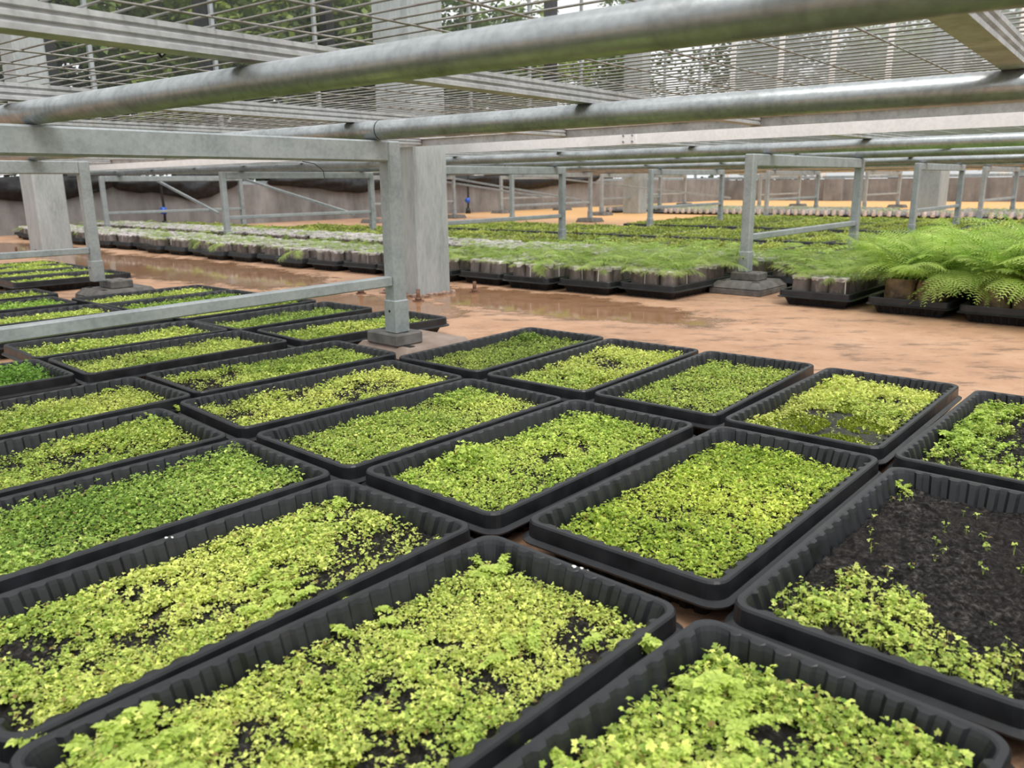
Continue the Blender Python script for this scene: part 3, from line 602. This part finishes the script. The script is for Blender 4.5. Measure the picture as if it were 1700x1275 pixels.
near_tray(-1.141, 2.313, 46.5, BL+'even green seedlings, third row back at the left edge', 25, yellow=.68, cover=.8, n=1900, size=.0058, **M1)
near_tray(-1.399, 2.543, 46.0, BL+'pale seedlings with a taller far end, left, below the near rail', 26, yellow=.76, cover=.8, n=1900, size=.0058, tall=[(.2, 0, .06, .9)], **M1)
near_tray(-1.653, 2.727, 46.5, BL+'short bright seedlings at the left edge under the rail', 27, yellow=.7, cover=.8, n=1900, size=.0058, **M1)
near_tray(-1.932, 2.95, 47.5, BL+'grass-green seedlings at the left edge, last row under the rail', 28, tint=(.8, .95, .85), yellow=.55, cover=.9, n=1900, size=.0066, height=.018, **M1)
for i, (a, b, lb, hh) in enumerate([(1.5, -4.33, 'sparse dull seedlings just left of the far left trestle post', .01), (1.5, -4.63, 'short green seedlings in the far left corner group, middle', .013), (1.5, -4.93, 'lush bright seedlings in the far left corner group, hindmost', .022), (1.5, -5.23, 'green seedlings mostly outside the left edge, far group', .02), (.95, -3.75, 'green seedlings half hidden behind the rail at the left edge', .014)]):
    q = P(a, b); near_tray(q[0], q[1], 48, BL+lb, 30+i, yellow=.68, cover=.75, n=1700, size=.0066, height=hh, **M1)

# ------------------------------------------------------------------ trays and bags under the far benches
FSOIL = soil_mesh(60, nx=12, ny=8)
FSEED = [seedling_mesh(70+i, n=900, size=.013, height=.028, cover=.85, yellow=.6, tmpl=LEAF3, k=4) for i in range(3)]
def far_tray(a, b, label, group, tint, i, shell=SHELL_LOW, seeds=True):
    t = thing('seedling_tray' if seeds else 'bag_tray', label, 'seedling tray' if seeds else 'tray', P(a, b)+np.array([0, 0, 0]), R48+RNG.normal(0, .02), group)
    link('shell', shell, t)
    if seeds:
        link('soil', FSOIL, t); o = link('seedlings', FSEED[i % 3], t, 'stuff'); o.color = (*(np.array(tint)*RNG.uniform(.85, 1.1)), 1)
GA = 'black tray of short dense seedlings behind the bagged ferns, under the second bench'
GB = 'black tray of short dense seedlings under the third bench'
for k in range(30):
    b = -.45-.302*k; i = k
    def lab(row): return 'black tray of short seedlings, %s from right in %s' % (ORD[k], row)
    for rn, (a, far_b) in {'the green row behind the bags': (4.52, -9.3), 'the second green row behind the bags': (5.09, -7.4)}.items():
        if b > far_b: far_tray(a, b+RNG.normal(0, .01), lab(rn), 'seedling trays behind the bagged ferns', (.76, .72, .74), i)
    for rn, (a, far_b) in {'the green row before the third bench': (5.86, -6.6), 'the green row under the third bench': (6.43, -6.6), 'the farthest green band': (7.36, -4.9), 'the back of the farthest green band': (7.93, -4.9), 'the last green row but one': (8.55, -4.9), 'the last green row': (9.12, -4.9)}.items():
        if b > far_b: far_tray(a, b+RNG.normal(0, .01), lab(rn), 'seedling trays under the third bench', (.74, .72, .7), i)

# the bed goes on below and behind the lens and past the right edge
for h, a in enumerate((-.17, -.74, -1.3)):
    for k in range(9): far_tray(a, .55-.302*k, 'black seedling tray out of view, %s from right in the %s hidden row' % (ORD[k], ORD[h]), 'seedling trays out of view', (.42, .40, .42), k, SHELL_MID)
for k, (a, b) in enumerate(((.395, .09), (.395, .39), (.97, .10), (.97, .40), (1.55, .08), (1.55, .38))): far_tray(a, b, 'black seedling tray past the right edge of the view, %s from the lens' % ORD[k], 'seedling trays out of view', (.8, .82, .78), 1, SHELL_MID)

# grow bags: clear plastic over soil, with a small ferny plant
def bag_mesh(seed, R, Hh, n=14):
    g = np.random.default_rng(seed+300); mm = Mesh(); vs, fs = [], []; prof = [(0, .86), (.12, 1.0), (.45, 1.04), (.8, 1.0), (.95, .97), (1.0, .93)]
    for z, s in prof:
        for k in range(n): q = 1+g.normal(0, .035); vs.append((R*s*q*math.cos(2*PI*k/n), R*s*q*math.sin(2*PI*k/n), z*Hh))
    for i in range(len(prof)-1):
        for k in range(n): fs.append((i*n+k, i*n+(k+1) % n, (i+1)*n+(k+1) % n, (i+1)*n+k))
    fs.append(tuple(range(n-1, -1, -1))); return mm.add(vs, fs)
def collar_mesh(seed, R, Hh, n=16):
    g = np.random.default_rng(seed+350); vs, fs = [], []
    for z, s in ((-.10, .98), (.03, 1.03), (.08, .86), (.0, .66)):
        for k in range(n): q = 1+g.normal(0, .07); vs.append((R*s*q*math.cos(2*PI*k/n), R*s*q*math.sin(2*PI*k/n), Hh*(1+z*g.uniform(.5, 1.2))))
    for i in range(3):
        for k in range(n): fs.append((i*n+k, i*n+(k+1) % n, (i+1)*n+(k+1) % n, (i+1)*n+k))
    return Mesh().add(vs, fs)
BR, BH = .0365, .100
BAG = [bag_mesh(s, BR, BH).data('bag', MAT['bag'], True) for s in range(4)]
COLLAR = [collar_mesh(s, BR, BH).data('collar', MAT['collar']) for s in range(3)]
SEAM = Mesh().tube([(BR*1.01, 0, .006), (BR*1.055, 0, BH*.5), (BR*1.0, 0, BH*.98)], [.0022, .0028, .002], 5).data('seam', MAT['seam'])
BSOIL = Mesh().tube([(0, 0, BH*.8), (0, 0, BH*.93)], [BR*.9, BR*.8], 12).data('soil', MAT['soil'])
FV = [frond_mesh(20+s, .10, 8, .55+.1*(s % 3), 'fern', 'fern', .34, ((.34, .52, .10), (.66, .76, .27)), 1.0) for s in range(4)]
PLANT = [join_fronds('plant', s, 8, FV, .012, (-.6, .15), (.6, 1.15)) for s in range(5)]
FLOW = []
for q in range(4):
    me_ = []
    v_, f_, n_ = [], [], 0
    tt = np.linspace(.2, 1, 7); L_ = .10
    for w in tt:
        for e in (-1, 1):
            x0 = L_*w; z0 = L_*(.9*w-.55*w*w); ln = .034*math.sin(PI*min(1, (1-w)*.9+.14)); v_ += [(x0, 0, z0), (x0+.010, e*.002, z0+.002), (x0+ln*.55, e*ln, z0-.004)]; f_.append((n_, n_+1, n_+2)); n_ += 3
    FLOW.append(np_mesh('frond_simple', np.array(v_), np.array(f_), np.tile(np.array([.34+.08*q, .52+.06*q, .10+.04*q]), (n_, 1)), MAT['fern']))
PLANT_LOW = [join_fronds('plant', 60+q, 8, FLOW, .012, (-.6, .15), (.6, 1.15)) for q in range(4)]
BAG_LOW = [bag_mesh(80+q, BR, BH, 8).data('bag', MAT['bag'], True) for q in range(4)]
def grow_bag(x, y, z, group, label, ps, i, front=False, thin=False):
    t = thing('grow_bag', label, 'grow bag', (x, y, z), RNG.uniform(0, 6.28), group)
    link('bag', BAG[i % 4], t); link('collar', COLLAR[i % 3], t)
    if i % 2 == 0: link('seam', SEAM, t, None, None, (0, 0, RNG.uniform(0, 6.28)-t.rotation_euler[2]))
    link('soil', BSOIL, t)
    if RNG.random() > (.3 if thin else .05):
        o = link('plant', PLANT[i % 5], t, None, (0, 0, BH*.9), (0, 0, RNG.uniform(0, 6.28))); s = ps*RNG.uniform(.7, 1.2); o.scale = (s, s, s); o.color = (*(np.array([1, 1, 1])*RNG.uniform(.8, 1.12)), 1)
    if front and RNG.random() < .08:           # a frond trailing over the tray edge
        az = R48+PI+RNG.normal(0, .5)-t.rotation_euler[2]
        for q in range(3):
            o = link('frond', FV[int(RNG.integers(4))], t, None, (.03*math.cos(az), .03*math.sin(az), BH*.95), (0, RNG.uniform(.6, 1.0), az+RNG.normal(0, .3))); k = RNG.uniform(1.0, 1.5); o.scale = (k, k, k)
BAGS = []
def fill(a, b, c_, where):
    for ix in range(6):
        for iy in range(3): BAGS.append((P(a+(ix-2.5)*.0805+RNG.normal(0, .002), b+(iy-1)*.0735+RNG.normal(0, .002), .009), b, c_, ix, iy, where))
FRONT = [(3.34, -1.20)] + [(a, -1.845-.302*k) for k, a in enumerate([3.17, 3.12, 3.08, 3.09, 3.06, 3.05])] + [(3.05-.03*(k % 3), -1.845-.302*(k+6)) for k in range(19)]
for k, (a, b) in enumerate(FRONT):
    where = 'tray just right of the post foot' if k == 0 else 'front tray %s left of the post foot' % ORD[k-1]
    far_tray(a, b, 'black tray of seedling bags just right of the post foot' if k == 0 else 'black tray of seedling bags on the aisle edge, %s left of the post foot' % ORD[k-1], 'trays of seedling bags along the aisle', (1, 1, 1), k, SHELL_MID if k < 9 else SHELL_LOW, False)
    fill(a, b, 0, where)
for k in range(27):
    b = -1.47-.302*k
    if b < -9.4: continue
    where = 'second-row tray %s from the ferns' % ORD[k]
    far_tray(3.76, b, 'black tray of seedling bags in the second row, %s from the ferns' % ORD[k], 'trays of seedling bags in the second row', (1, 1, 1), k, SHELL_LOW, False)
    fill(3.76, b, 1, where)
def bag_key(t): return (t[2]*.55+(t[3])*.09)*1.6+np.linalg.norm(t[0][:2])*.33
BAGS.sort(key=bag_key)
GL = ['clear plastic seedling bag of soil with a small ferny plant, in the bed left of the pillar', 'clear plastic seedling bag of soil with a bushy ferny plant, in the bed right of the pillar']
for i, (q, b, c_, ix, iy, where) in enumerate(BAGS[:296]):
    rt_ = b > -3.1; ps = 1.7 if b > -2.3 else (1.35 if rt_ else .95)
    lab = ('plastic bag with ' + ('bushy' if rt_ else 'thin') + ' seedling, ' + ORD[ix] + ' deep, ' + ('right' if iy == 2 else 'middle' if iy == 1 else 'left') + ', ' + where)
    grow_bag(q[0], q[1], q[2], 'seedling bags right of the pillar' if rt_ else 'seedling bags left of the pillar', lab, ps, i, c_ == 0 and ix == 0, not rt_)
# the rest of the same bed, too small or hidden to pick apart singly
def merge(meshes_xf):
    V_, F_, C_ = [], [], []; base = 0
    for me, M4, tint in meshes_xf:
        me.calc_loop_triangles(); nv = len(me.vertices); co = np.empty(nv*3, np.float32); me.vertices.foreach_get('co', co); co = co.reshape(-1, 3)
        tri = np.empty(len(me.loop_triangles)*3, np.int32); me.loop_triangles.foreach_get('vertices', tri)
        s, an, loc = M4; x = co[:, 0]*s; y = co[:, 1]*s; V_.append(np.stack([loc[0]+x*math.cos(an)-y*math.sin(an), loc[1]+x*math.sin(an)+y*math.cos(an), loc[2]+co[:, 2]*s], 1)); F_.append(tri.reshape(-1, 3)+base)
        if 'col' in me.color_attributes: cl = np.empty(nv*4, np.float32); me.color_attributes['col'].data.foreach_get('color', cl); C_.append(cl.reshape(-1, 4)[:, :3]*tint)
        else: C_.append(np.tile(np.array([1., 1, 1])*tint, (nv, 1)))
        base += nv
    return np.concatenate(V_), np.concatenate(F_), np.concatenate(C_)
rest = BAGS[296:]; bl, cl_, pl = [], [], []
for i, (q, b, c_, ix, iy, where) in enumerate(rest):
    an = RNG.uniform(0, 6.28); bl.append((BAG[i % 4], (1, an, q), 1)); cl_.append((COLLAR[i % 3], (1, an, q), 1))
    if RNG.random() > (.1 if b > -2.3 else .2 if b > -3.1 else .42): pl.append((PLANT_LOW[i % 4], ((1.6 if b > -2.3 else 1.25 if b > -3.1 else .8)*RNG.uniform(.7, 1.2), an, q+np.array([0, 0, BH*.9])), RNG.uniform(.8, 1.1)))
t = thing('grow_bag_bed', 'further plastic seedling bags filling the back of the long bed', 'grow bags'); t['kind'] = 'stuff'
link('bags', np_mesh('bags', *merge(bl), MAT['bag'], True), t, 'stuff'); link('collars', np_mesh('collars', *merge(cl_), MAT['collar']), t, 'stuff'); link('plants', np_mesh('plants', *merge(pl), MAT['fern']), t, 'stuff')
# far rows of pale bags under the fourth bench
bl, pl = [], []
for b in np.arange(-7.7, .4, .1):
    for a in np.arange(10.7, 12.0, .1):
        if a < 11.3 and -7.5 < b < -6.6 or 11.3 < a and -3.6 < b < -2.8: continue
        q = P(a+RNG.normal(0, .01), b+RNG.normal(0, .01), .02); bl.append((BAG_LOW[int(RNG.integers(4))], (.72, RNG.uniform(0, 6), q), 1))
        if RNG.random() < .5: pl.append((PLANT_LOW[int(RNG.integers(4))], (.55, RNG.uniform(0, 6), q+np.array([0, 0, .065])), 1))
m2 = simple('pale_bag_plastic', (.40, .36, .35), (.72, .67, .67), 60, .4, 0, .2)
t = thing('far_bag_bed', 'far bed of pale plastic seedling bags before the end wall', 'grow bags'); t['kind'] = 'stuff'
link('bags', np_mesh('bags', *merge(bl), m2, True), t, 'stuff'); link('plants', np_mesh('plants', *merge(pl), MAT['fern']), t, 'stuff')
tm = Mesh()
for b in np.arange(-7.55, .35, .3):
    for a in (11.0, 11.58):
        if not (a < 11.3 and -7.4 < b < -6.7 or a > 11.3 and -3.5 < b < -2.9): tm.box(P(a, b, .02), (.55, .285, .028), R48, .005)
tm.build('tray_rows', MAT['tray'], t, kind='stuff')

# ------------------------------------------------------------------ big feathery ferns at the right
FB = [frond_mesh(40+s, .24, 12, .7+.18*(s % 3), 'fern', 'fern', .40, ((.34, .54, .08), (.68, .80, .25)), 1.05) for s in range(5)]
FERN = [join_fronds('foliage', 20+s, 18, FB, .018, (-.6, .4), (.6, 1.15)) for s in range(4)]
POT = [bag_mesh(50+s, .053, .115, 18).data('root_ball', MAT['bagbrown'], True) for s in range(3)]
PSOIL = Mesh().tube([(0, 0, .085), (0, 0, .108)], [.047, .043], 14).data('soil', MAT['soil'])
FL = ['leftmost of the front ferns, in a brown root ball by the aisle', 'second of the front ferns from the left, in a brown root ball', 'third of the front ferns from the left, drooping over its tray', 'fourth of the front ferns, at the right edge over the aisle']
fi = 0
for ti, (a, b) in enumerate([(3.34, -.86), (3.32, -.55), (3.28, -.245), (3.28, .06)]):
    far_tray(a, b, ['black tray with two brown fern root balls at its front', 'black tray under drooping fern fronds at the right edge', 'black tray of ferns cut off by the right edge', 'black tray of ferns beyond the right edge'][ti], None, (1, 1, 1), 0, SHELL, False)
    for ix in range(4):
        for iy in range(2):
            q = P(a-.165+ix*.112, b-.054+iy*.108, .009); front = ix == 0
            k = ti*2+iy
            lab = FL[k] if front and k < 4 else 'feathery fern in the %s fern tray from the left, %s from its front, %s side' % (ORD[ti], ORD[ix], 'right' if iy else 'left')
            t = thing('potted_fern', lab, 'fern', q, RNG.uniform(0, 6.28), 'feathery ferns at the right edge')
            link('root_ball', POT[fi % 3], t); link('soil', PSOIL, t); sc0 = 1.0+.14*min(ti, 2)+RNG.uniform(-.05, .1)
            if front and k < 6:
                for fr in range(15):
                    o = link('frond', FB[int(RNG.integers(5))], t, None, (RNG.normal(0, .015), RNG.normal(0, .015), .1), (0, -RNG.uniform(-.45, .5), 2*PI*fr/15+RNG.normal(0, .3))); s = sc0*RNG.uniform(.6, 1.05); o.scale = (s, s, s); o.color = (*(np.array([1, 1, 1])*RNG.uniform(.62, 1.2)), 1)
            else:
                o = link('foliage', FERN[fi % 4], t, None, (0, 0, .1), (0, 0, RNG.uniform(0, 6))); o.scale = (sc0,)*3; o.color = (*(np.array([1, 1, 1])*RNG.uniform(.85, 1.1)), 1)
            fi += 1
for a in (3.92,):
    for ti, b in enumerate((-1.18, -.87, -.57, -.27, .03)):
        far_tray(a, b, 'black tray under the rear ferns, %s from the left' % ORD[ti], 'trays under the fern clump', (1, 1, 1), 0, SHELL_LOW, False)
        for ix in range(3):
            for iy in range(2):
                t = thing('potted_fern', 'feathery fern behind the front ferns, %s tray from the left, %s deep, %s' % (ORD[ti], ORD[ix], 'right' if iy else 'left'), 'fern', P(a-.15+ix*.15, b-.054+iy*.108, .009), RNG.uniform(0, 6.28), 'ferns behind the front row'); link('root_ball', POT[fi % 3], t); link('soil', PSOIL, t)
                o = link('foliage', FERN[fi % 4], t, None, (0, 0, .1), (0, 0, RNG.uniform(0, 6))); s = .85+.16*ti+RNG.uniform(-.05, .12); o.scale = (s, s, s); fi += 1

# ------------------------------------------------------------------ trestles
ZT = .590
def trestle(a, b, w, label, group=None, foot='block', beamdir=None, post=.042, brace=None, near_rail=.25, nopost=False):
    t = thing('bench_trestle', label, 'trestle', P(a, b), R48, group)
    dx = (math.cos(beamdir-R48), math.sin(beamdir-R48)) if beamdir is not None else (1, 0)
    ends = [(0, 0), (dx[0]*w, dx[1]*w)]; z0 = foot if isinstance(foot, float) else .088
    for i, (x, y) in enumerate(ends):
        pm = Mesh().box((x, y, (ZT+z0)/2), (post, post, ZT-z0), 0, .004); pm.box((x, y, z0+.045), (post+.006, post+.006, .09), 0, .003)
        po = pm.build('post', MAT['galv'], t)
        if isinstance(foot, float): Mesh().box((x, y, .025), (.24, .27, .05), 0, .006, .86).build('foot_plate', MAT['block'], t)
        Mesh().tube([(x-post/2-.0045, y, z0+.06), (x-post/2+.001, y, z0+.06)], .0035, 8).build('screw_hole', MAT['hole'], po)
    L_ = w; ang = math.atan2(dx[1], dx[0])
    Mesh().box((dx[0]*L_/2, dx[1]*L_/2, ZT-.026), (L_-post, .04, .052), ang, .004).build('beam', MAT['galv'], t)
    Mesh().box((dx[0]*L_/2, dx[1]*L_/2, near_rail-.0135), (L_-post, .027, .027), ang, .003).build('rail', MAT['galv'], t)
    if brace: Mesh().bar((dx[0]*w, 0, ZT-.05), (dx[0]*w+brace[0], brace[1], .16), .025, .025).build('brace', MAT['galv'], t)
    return t

t = trestle(1.41, -1.69, 1.5, 'nearest galvanised trestle, its post standing before the square pillar', None, None, R52+PI, .043, None, .243)
t = trestle(1.40, -3.67, 1.45, 'galvanised trestle at left, its post in front of the left pillar', None, None, R48+PI, .043, None, .235)
def post_foot(a, b, label, slots=True):
    t = thing('post_foot', label, 'post foot', P(a, b), R48)
    pl_ = Mesh(); pl_.box((0, 0, .0125), (.27, .24, .025), 0, .003); pl_.box((0, 0, .0395), (.27, .24, .029), 0, .004, .84); pl_.build('foot_plate', MAT['block'] if slots else MAT['plate'], t)
    Mesh().box((0 if slots else -.07, 0, .071), (.095, .13, .034), 0, .004).build('foot_block', MAT['block'], t)
    for y in (-.075, .085): Mesh().box((-.085, y, .0545), (.018, .034, .003), 0, .001).build('slot', MAT['hole'], t)
    for y in (-.045, .045): Mesh().tube([(-.07*(not slots), y, .087), (-.07*(not slots), y, .0886)], .009, 12).build('bolt_hole', MAT['hole'], t)
post_foot(1.49, -1.715, 'dirty slab and grey block under the nearest trestle post, between trays', False)
post_foot(1.48, -3.68, 'slab and grey block under the left trestle post, behind the rail')
post_foot(3.35, -1.60, 'sloping-edged grey foot with two slots under the post by the bagged ferns')
LB2 = ['galvanised trestle with its near post on a slotted grey foot beside the bagged ferns', 'galvanised trestle half hidden behind the square pillar', 'galvanised trestle standing among seedling bags left of the square pillar', 'galvanised trestle farthest left among the seedling bags']
for i, (a, b, w, br) in enumerate([(3.35, -1.62, 1.42, None), (3.35, -3.80, 1.5, None), (3.35, -6.06, 1.5, (0, -2.0)), (3.35, -8.36, 1.5, (0, -1.2))]):
    fb = -(b*0+0); t = trestle(a, b, w, LB2[i], 'trestles under the second bench', .05 if i else None, R48+math.radians(1.5), .042)
# braces tying the second bench's back posts together
def brace(a, b0_, b1_, z0, z1, label):
    tag(Mesh().bar(P(a, b0_, z0), P(a, b1_, z1), .024, .024).build('diagonal_brace', MAT['galv']), label, 'brace')
brace(4.98, -8.55, -6.55, .56, .2, 'diagonal steel brace between trestles, left of the nearest post')
brace(4.45, -9.6, -8.2, .57, .2, 'diagonal steel brace over the seedlings, by the blue valve')
brace(8.3, -9.3, -6.9, .57, .3, 'diagonal steel brace ending just left of the nearest post')
brace(8.5, -8.9, -6.4, .57, .25, 'pale diagonal brace just right of the square pillar')
brace(10.2, -8.6, -5.2, .58, .25, 'long pale diagonal brace farther right of the pillar')
for k, (a, b) in enumerate([(6.7, -1.9), (6.72, -4.25), (6.7, -6.0), (6.7, -8.4)]):
    trestle(a, b, 1.5, 'galvanised trestle under the third bench, %s from the right' % ORD[k], 'trestles under the third bench', 0.05, R48+math.radians(2), .042)
for k, (a, b) in enumerate([(9.9, -2.14), (9.9, -4.55), (9.9, -7.1), (9.9, -9.1)]):
    trestle(a, b, 1.6, 'galvanised trestle under the fourth bench, %s from the right' % ORD[k], 'trestles under the fourth bench', 0.05, R48, .045)
for k, (a, b) in enumerate([(13.1, -2.1), (13.1, -4.43), (13.1, -6.15), (13.1, -8.5)]):
    trestle(a, b, 1.6, 'galvanised trestle under the fifth bench, %s from the right' % ORD[k], 'trestles under the fifth bench', 0.05, R48, .045)

# ------------------------------------------------------------------ roller pipes
def pipe(A, B, r, label, name='roller_pipe', joint=None):
    o = thing(name, label, 'pipe'); d = B-A; L_ = np.linalg.norm(d); n = 2
    mm = Mesh().tube([A, B], r, 40); po = mm.build('tube', MAT['pipe'], o, True)
    if joint is not None:
        q = A+d*joint; e = d/L_*.0015; Mesh().tube([q-e, q+e], r*1.012, 40).build('joint', MAT['hole'], o, True)
    return o
pipe(P2(.666, -7.2, .6113), P2(.666, 2.2, .6113), .0205, 'thickest galvanised pipe, crossing overhead closest to the lens', joint=.587)
pipe(P2(1.476, -8.0, .6138), P2(1.476, 2.4, .6138), .0238, 'second galvanised pipe, resting on the nearest trestle beam', joint=.62)
PR = .0245
LP = [(3.52, 'nearer roller pipe of the second bench'), (4.74, 'farther roller pipe of the second bench'), (6.86, 'nearer roller pipe of the third bench'), (8.05, 'farther roller pipe of the third bench'), (10.05, 'nearer roller pipe of the fourth bench'), (11.3, 'farther roller pipe of the fourth bench'), (13.3, 'nearer roller pipe of the fifth bench'), (14.5, 'farther roller pipe of the fifth bench')]
for a, lb in LP: pipe(P(a, -9.6, ZT+PR), P(a, 3.2, ZT+PR), PR, 'galvanised '+lb)

# ------------------------------------------------------------------ bench tops: ribs, edge profile, wire grid
_h = [(.0185, 0), (.0185, .006), (.0145, .0095), (.0145, .0105), (.0185, .0125), (.0185, .0175), (.0145, .0205), (.0145, .0215), (.0185, .0235), (.0185, .0295)]
RIBP = _h + [(-x, y) for x, y in reversed(_h)]
def wires(mm, pts, r): mm.tube(pts, r, 5, False)
t1 = thing('wire_bench', 'nearest wire bench overhead, carried on the two closest pipes', 'bench')
ZR, ZM, AE = .6365, .667, 2.312
def edge_a(b, off=0.0): return (AE+off-.0732*b)/.9973     # where a rib reaches the far edge of the near bench
for b in (-.183, -.94, -1.654, -2.40, -3.15, -3.9, -4.65, -5.4, -6.05, .58, 1.33):
    Mesh().profile(P2(-1.1, b, ZR), P2(edge_a(b, -.006), b, ZR), RIBP).build('rib', MAT['rib'], t1)
Mesh().bar(P(AE, -6.5, ZR+.008), P(AE, 2.4, ZR+.008), .004, .026).build('edge_profile', MAT['rib'], t1)
Mesh().bar(P(AE-.004, -6.5, ZR+.0225), P(AE-.004, 2.4, ZR+.0225), .016, .0025).build('edge_lip', MAT['alu'], t1)
wm = Mesh()
for b in np.arange(-6.1, 2.2, .134): wires(wm, [P2(-1.1, b-.012, ZM), P2(edge_a(b), b+.03, ZM)], .0015)
for a in np.arange(-1.1, 2.9, .038):
    bmax = min(2.2, (AE-.9973*a)/.0732)
    if bmax > -6.0: wires(wm, [P2(a, -6.2, ZM+.0026), P2(a, bmax, ZM+.0026)], .0015)
wm.build('wire_grid', MAT['wire'], t1, True, 'stuff')
def far_top(a0_, a1_, label, step_u, step_v, edge=True, frame0=0.0):
    t = thing('wire_bench', label, 'bench'); z = ZT+2*PR
    for b in np.arange(-9.2, 3, .8): Mesh().profile(P(a0_, b, z), P(a1_, b, z), RIBP).build('rib', MAT['rib'], t)
    wm = Mesh()
    for b in np.arange(-9.3, 3, step_u): wires(wm, [P(a0_, b, z+.0355), P(a1_, b, z+.0355)], .0018)
    for a in np.arange(a0_, a1_, step_v): wires(wm, [P(a, -9.3, z+.038), P(a, 3, z+.038)], .0018)
    wm.build('wire_grid', MAT['wirefar'], t, True, 'stuff')
    Mesh().bar(P(a1_+.01, -9.4, z), P(a1_+.01, 3, z), .004, .05).build('edge_profile', MAT['alu'], t)
    e = Mesh().bar(P(a0_-.01, -9.4, z-.004-frame0), P(a0_-.01, 3, z+.004-frame0), .004, .045).build('edge_profile', MAT['alu'], t)
    if frame0 > 0:
        sp_ = Mesh().bar(P(a0_-.0135, -1.815, z-frame0), P(a0_-.0135, -1.745, z-frame0), .004, .04).build('splice_plate', MAT['alu'], t)
        for db in (-.02, .02):
            for dz in (-.011, .011): q = P(a0_-.0155, -1.78+db, z-frame0+dz); Mesh().tube([q, q-U*.004], .004, 8).build('screw', MAT['screw'], sp_)
far_top(2.66, 5.3, 'wire bench over the bagged seedlings, its white edge facing the lens', .145, .05, True, .0015)
far_top(5.95, 8.75, 'third wire bench, over the green tray rows', .145, .055, True, 0.0)
far_top(9.2, 11.65, 'fourth wire bench, before the end wall', .2, .1, True, 0.0)
far_top(12.4, 15.2, 'fifth wire bench, farthest away', .2, .1, True, 0.0)

# ------------------------------------------------------------------ small things
def grit(pts, label):
    o = Mesh()
    for x, y, z, s in pts:
        g_ = np.random.default_rng(int(abs(x*1e4))); o.tube([(x, y, z), (x+s*.2, y, z+s*.35)], [s, s*.4], 7)
    return tag(o.build('bird_dropping', MAT['dropping']), label, 'dropping')
def on_tray(tx, ty, deg, lx, ly, z):
    c_, s_ = math.cos(math.radians(deg)), math.sin(math.radians(deg)); return (tx+lx*c_-ly*s_, ty+lx*s_+ly*c_, z)
A = on_tray(-.112, .636, 47.2, TL/2-.0045, -.0, .0595); grit([(*A, .004), (A[0]+.008, A[1]-.004, A[2], .003), (A[0]+.014, A[1]-.008, A[2]-.001, .0025)], 'white bird dropping on the far rim of the mossy corner-clump tray')
A = on_tray(-.328, .834, 49.4, .0, TW/2-.0045, .0595); grit([(*A, .003), (A[0]+.006, A[1]+.002, A[2], .002)], 'white bird dropping on the left rim of the yellow-green tray')
def on_beam(t, z): q = P(1.41, -1.69, z)-U2*t; return q
tag(Mesh().tube([on_beam(.30, .535)+V2*.023, on_beam(.275, .53)+V2*.035, on_beam(.255, .515)+V2*.04, on_beam(.25, .495)+V2*.038, on_beam(.262, .478)+V2*.034], .0011, 6).build('loose_wire', MAT['hose'], None, True), 'thin dark wire hanging from the nearest trestle beam, left of its post', 'wire')
tag(Mesh().tube([P2(.60, -.958, ZR+.012), P2(.575, -.962, ZR+.008), P2(.56, -.960, ZR-.004), P2(.545, -.964, ZR+.020)], [.0012, .0022, .0018, .0008], 6).build('twig', MAT['hose'], None, True), 'small dark twig caught on the overhead rib at upper left', 'twig')
